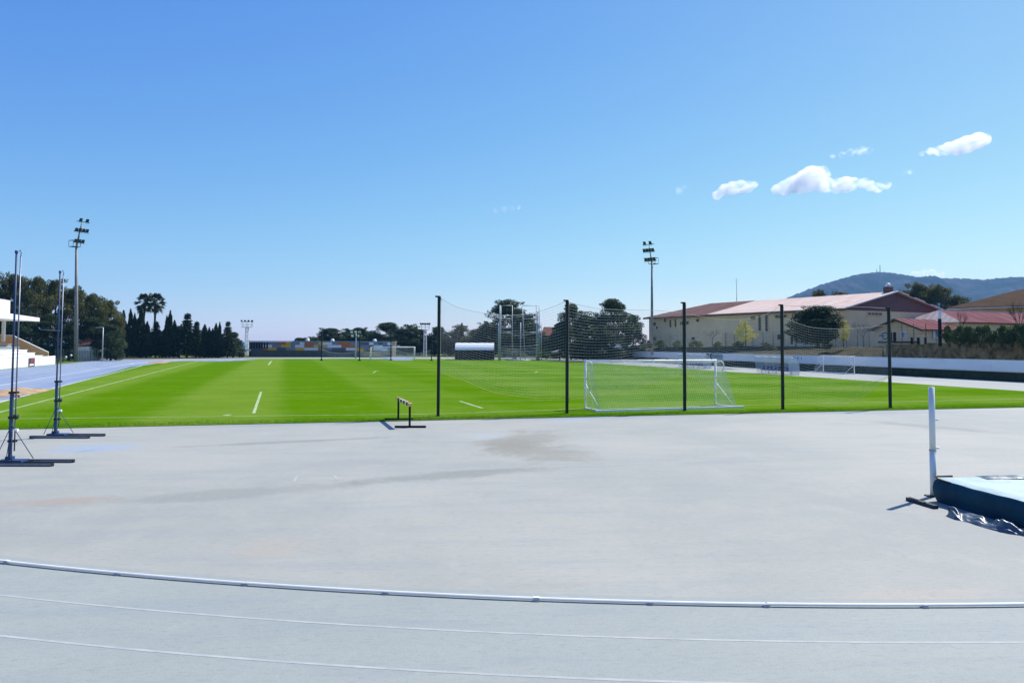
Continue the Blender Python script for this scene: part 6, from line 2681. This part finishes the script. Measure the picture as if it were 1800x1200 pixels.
mb.prism([(0.5, 4, zP_ - 0.003), (x1 - 1, 4, zP_ - 0.003), (x1 + 0.5, 8.5, zE_ - 0.1), (-0.5, 8.5, zE_ - 0.1)], (0, 0, 0.15))
mb.build('roof', M['terracotta'], t)
mb = MB()
mb.box((x1 - 1.6, 4, zP_ + 0.2), (1.0, 1.0, 1.4))
mb.build('chimney', M['cream'], t)
# low dark hedge along the far side so the track meets shade
for i, (px, yt, w, lb) in enumerate(((1040, 612, 60, 'low dark hedge under the pines, right of the second net post'), (960, 616, 30, 'low dark hedge left of the ochre ramp'), (905, 612, 60, 'low dark hedge behind the throwing cage'))):
    tree('shrub1', px, yt, w, 165, lb, 0.0, 'low hedges along the far track')

# ------------------------------------------------------------------ mountain
def mountain():
    prof = [(1290, 590), (1340, 556), (1385, 524), (1420, 509), (1455, 497.5), (1485, 489), (1515, 482), (1545, 478), (1575, 480), (1610, 486), (1640, 488), (1670, 491), (1700, 490),
            (1730, 492), (1760, 489), (1790, 487), (1830, 489), (1880, 494), (1950, 500), (2050, 520), (2180, 560), (2300, 600)]
    YM = 2700.0
    xs = [P(px, 604, YM).x for px, py in prof]
    zs = [P(px, py, YM).z for px, py in prof]
    nx, ny = 260, 60
    rgn = np.random.default_rng(5)
    X = np.linspace(xs[0], xs[-1], nx)
    Y = np.linspace(1500, 3350, ny)
    ridge = np.interp(X, xs, zs)
    vs, fs = [], []
    ph = rgn.uniform(0, 6.28, 30)
    fr_ = rgn.uniform(0.004, 0.03, 30)
    for j, y in enumerate(Y):
        k = (y - 1500) / (YM - 1500)
        env = math.sin(min(1, k) * math.pi / 2) ** 1.15 if k <= 1 else max(0, 1 - (y - YM) / 620) ** 0.8
        for i, x in enumerate(X):
            nz = 0
            for q in range(10):
                nz += math.sin(x * fr_[q] + ph[q] + 0.6 * math.sin(y * fr_[q + 10] + ph[q + 10])) * math.sin(y * fr_[q + 10] * 1.2 + ph[q + 20]) / (1 + 0.25 * q)
            xx = x * (y / YM) if y < YM else x
            away = 1 - math.exp(-((k - 1) / 0.16) ** 2)
            gully = -46 * abs(math.sin(x * 0.009 + 1.3 * math.sin(y * 0.0042))) * away
            z = ridge[i] * env * min(1.0, y / YM) + (14 * nz + gully) * away * env * min(1, ridge[i] / 80) + rgn.uniform(-2.6, 2.6) * env
            z = max(-0.5, z)
            vs.append((xx, y, z))
    for j in range(ny - 1):
        for i in range(nx - 1):
            q = j * nx + i
            fs.append((q, q + 1, q + nx + 1, q + nx))
    mb = MB()
    mb.add(vs, fs, 0, True)
    struct(mb.build('mountain', M['mountain']))


mountain()
q = P(1547, 478.5, 2700)
t = thing('transmitter_mast', 'tiny transmitter mast on the summit of the blue mountain', 'mast', q)
mb = MB()
mb.tube([(0, 0, -6), (0, 0, 26)], [1.6, 0.8], 6)
mb.build('mast', M['dark_steel'], t)
mb = MB()
for z in (10, 16, 22):
    mb.bar((-2.5, 0, z), (2.5, 0, z), 0.7)
mb.build('dish_frame', M['dark_steel'], t)
q = P(1541, 479, 2700)
t = thing('transmitter_mast', 'shorter mast beside the main transmitter on the summit', 'mast', q)
mb = MB()
mb.tube([(0, 0, -6), (0, 0, 11)], [1.4, 0.8], 6)
mb.build('mast', M['dark_steel'], t)
mb = MB()
mb.box((0, 0, -1), (9, 5, 5))
mb.build('hut', M['galv'], t)

# ------------------------------------------------------------------ haze
hb2 = MB()
hb2.box((0, 0, 168), (7900, 7900, 340))
hz_o = hb2.build('haze', bpy.data.materials.new('haze_air'))
hm_ = hz_o.data.materials[0]
hm_.use_nodes = True
hm_.node_tree.nodes.clear()
on = hm_.node_tree.nodes.new('ShaderNodeOutputMaterial')
pv = hm_.node_tree.nodes.new('ShaderNodeVolumePrincipled')
pv.inputs['Color'].default_value = (0.24, 0.58, 1.0, 1)
pv.inputs['Density'].default_value = 1.05e-4
pv.inputs['Anisotropy'].default_value = 0.2
hm_.node_tree.links.new(pv.outputs['Volume'], on.inputs['Volume'])
struct(hz_o, 'stuff')

# ------------------------------------------------------------------ clouds (real volumes far beyond the haze)
def cloud_mat(name, dens, scale, thr):
    m = bpy.data.materials.new(name)
    m.use_nodes = True
    nt = m.node_tree
    nt.nodes.clear()
    o = nt.nodes.new('ShaderNodeOutputMaterial')
    v = nt.nodes.new('ShaderNodeVolumePrincipled')
    v.inputs['Color'].default_value = (0.99, 0.99, 0.995, 1)
    v.inputs['Anisotropy'].default_value = 0.55
    g = NG(nt)
    n = g.noise(g.mapping((0, 0, 0), 0.0, (1.5, 1.5, 1.0)), scale, 8, 0.68, 0.6)
    d = g.rng(n, thr, thr + 0.22, 0.0, dens)
    nt.links.new(d, v.inputs['Density'])
    nt.links.new(v.outputs['Volume'], o.inputs['Volume'])
    return m


CM = cloud_mat('cumulus_vapour', 0.022, 0.012, 0.385)
CW = cloud_mat('wispy_vapour', 0.014, 0.012, 0.47)


def cloud(label, blobs, m, Y=7200, seed=0):
    """blobs: photo positions and radii of the puffs, joined into one closed skin"""
    rg = random.Random(seed)
    c0 = P(blobs[0][0], blobs[0][1], Y)
    k = Y / FPX
    mbl = MB()
    for (px, py, r) in blobs:
        c = P(px, py, Y)
        rr = r * k * 1.28
        mbl.sphere((c.x, c.y + rg.uniform(-0.4, 0.4) * rr, c.z), rr, 14, 9)
        for q in range(5):
            a = rg.uniform(0, 6.28)
            e = rg.uniform(0.5, 0.95) * rr
            mbl.sphere((c.x + math.cos(a) * e, c.y + rg.uniform(-0.5, 0.5) * rr, c.z + abs(math.sin(a)) * e * 0.8 - 0.1 * rr), rr * rg.uniform(0.3, 0.5), 10, 7)
    o = mbl.build('cloud', m, None, origin=c0)
    rm = o.modifiers.new('union', 'REMESH')
    rm.mode = 'VOXEL'
    rm.voxel_size = 9.0
    tag(o, label, 'cloud', 'small clouds over the mountain')
    return o


cloud('largest white cloud, long with one raised hump', [(1365, 334, 8), (1380, 330, 11), (1396, 325, 13), (1412, 322, 16), (1427, 314, 18), (1440, 312, 16), (1452, 322, 14), (1468, 327, 12), (1485, 326, 12), (1500, 324, 10), (1516, 322, 8), (1530, 327, 8), (1545, 329, 8), (1560, 325, 6)], CM, seed=1)
cloud('short white cloud left of the largest one', [(1262, 343, 7), (1273, 335, 9), (1288, 331, 10), (1302, 329, 10), (1316, 327, 9), (1325, 325, 6)], CM, seed=2)
cloud('white cloud highest and furthest right, tilted upward', [(1620, 271, 4), (1635, 267, 6), (1652, 265, 8), (1668, 262, 10), (1684, 260, 12), (1700, 254, 13), (1716, 249, 12), (1729, 246, 9)], CM, seed=3)
cloud('thin wisp of cloud above the largest cloud', [(1464, 275, 4), (1480, 272, 5), (1496, 268, 6), (1512, 265, 7), (1526, 266, 6)], CW, seed=4)
cloud('faint wisp of cloud alone in the middle of the sky', [(872, 369, 5), (886, 366, 6), (900, 365, 6), (911, 365, 4)], CW, seed=5)
cloud('faint small wisp left of the short white cloud', [(1195, 335, 6), (1202, 330, 4)], CW, seed=6)
cloud('faint small wisp right of the largest cloud', [(1588, 305, 4), (1600, 302, 5)], CW, seed=7)
cloud('low white cloud peeping over the mountain ridge', [(1606, 483, 6), (1622, 481, 7), (1640, 481, 7), (1654, 483, 5)], CM, seed=8)

# ------------------------------------------------------------------ light
SUN_AZ, SUN_EL = R(50), R(48)
sd = Vector((math.sin(SUN_AZ) * math.cos(SUN_EL), math.cos(SUN_AZ) * math.cos(SUN_EL), math.sin(SUN_EL)))
ld = bpy.data.lights.new('sun', 'SUN')
ld.energy = 5.0
ld.angle = R(0.5)
ld.color = (1.0, 0.965, 0.91)
lo = bpy.data.objects.new('sun', ld)
COL.objects.link(lo)
lo.location = (0, 0, 60)
lo.rotation_euler = sd.to_track_quat('Z', 'Y').to_euler()

world = bpy.data.worlds.new('World')
SC.world = world
world.use_nodes = True
wn = world.node_tree
bg = wn.nodes['Background']
sky = wn.nodes.new('ShaderNodeTexSky')
sky.sky_type = 'NISHITA'
sky.sun_disc = False
sky.sun_elevation = SUN_EL
sky.sun_rotation = SUN_AZ
sky.altitude = 0
sky.air_density = 1.0
sky.dust_density = 0.35
sky.ozone_density = 6.0
bg.inputs['Strength'].default_value = 0.10
sep = wn.nodes.new('ShaderNodeSeparateColor')
wn.links.new(sky.outputs['Color'], sep.inputs[0])
cmb = wn.nodes.new('ShaderNodeCombineColor')
for ch, (k, p) in enumerate(((1.44, 1.32), (1.11, 1.03), (0.775, 0.28))):
    # per channel response: raw sky is about ten times display white
    a_ = wn.nodes.new('ShaderNodeMath')
    a_.operation = 'POWER'
    a_.inputs[1].default_value = p
    b_ = wn.nodes.new('ShaderNodeMath')
    b_.operation = 'MULTIPLY'
    b_.inputs[1].default_value = k * 10.0 ** (1 - p)
    wn.links.new(sep.outputs[ch], a_.inputs[0])
    wn.links.new(a_.outputs[0], b_.inputs[0])
    wn.links.new(b_.outputs[0], cmb.inputs[ch])
wn.links.new(cmb.outputs[0], bg.inputs['Color'])

SC.view_settings.view_transform = 'Standard'
SC.view_settings.look = 'None'
SC.view_settings.gamma = 1.0
SC.view_settings.use_curve_mapping = False
SC.view_settings.exposure = 0.33
SC.cycles.use_denoising = True
SC.cycles.volume_bounces = 10
SC.cycles.max_bounces = 10
SC.cycles.transparent_max_bounces = 24
SC.cycles.sample_clamp_indirect = 6.0
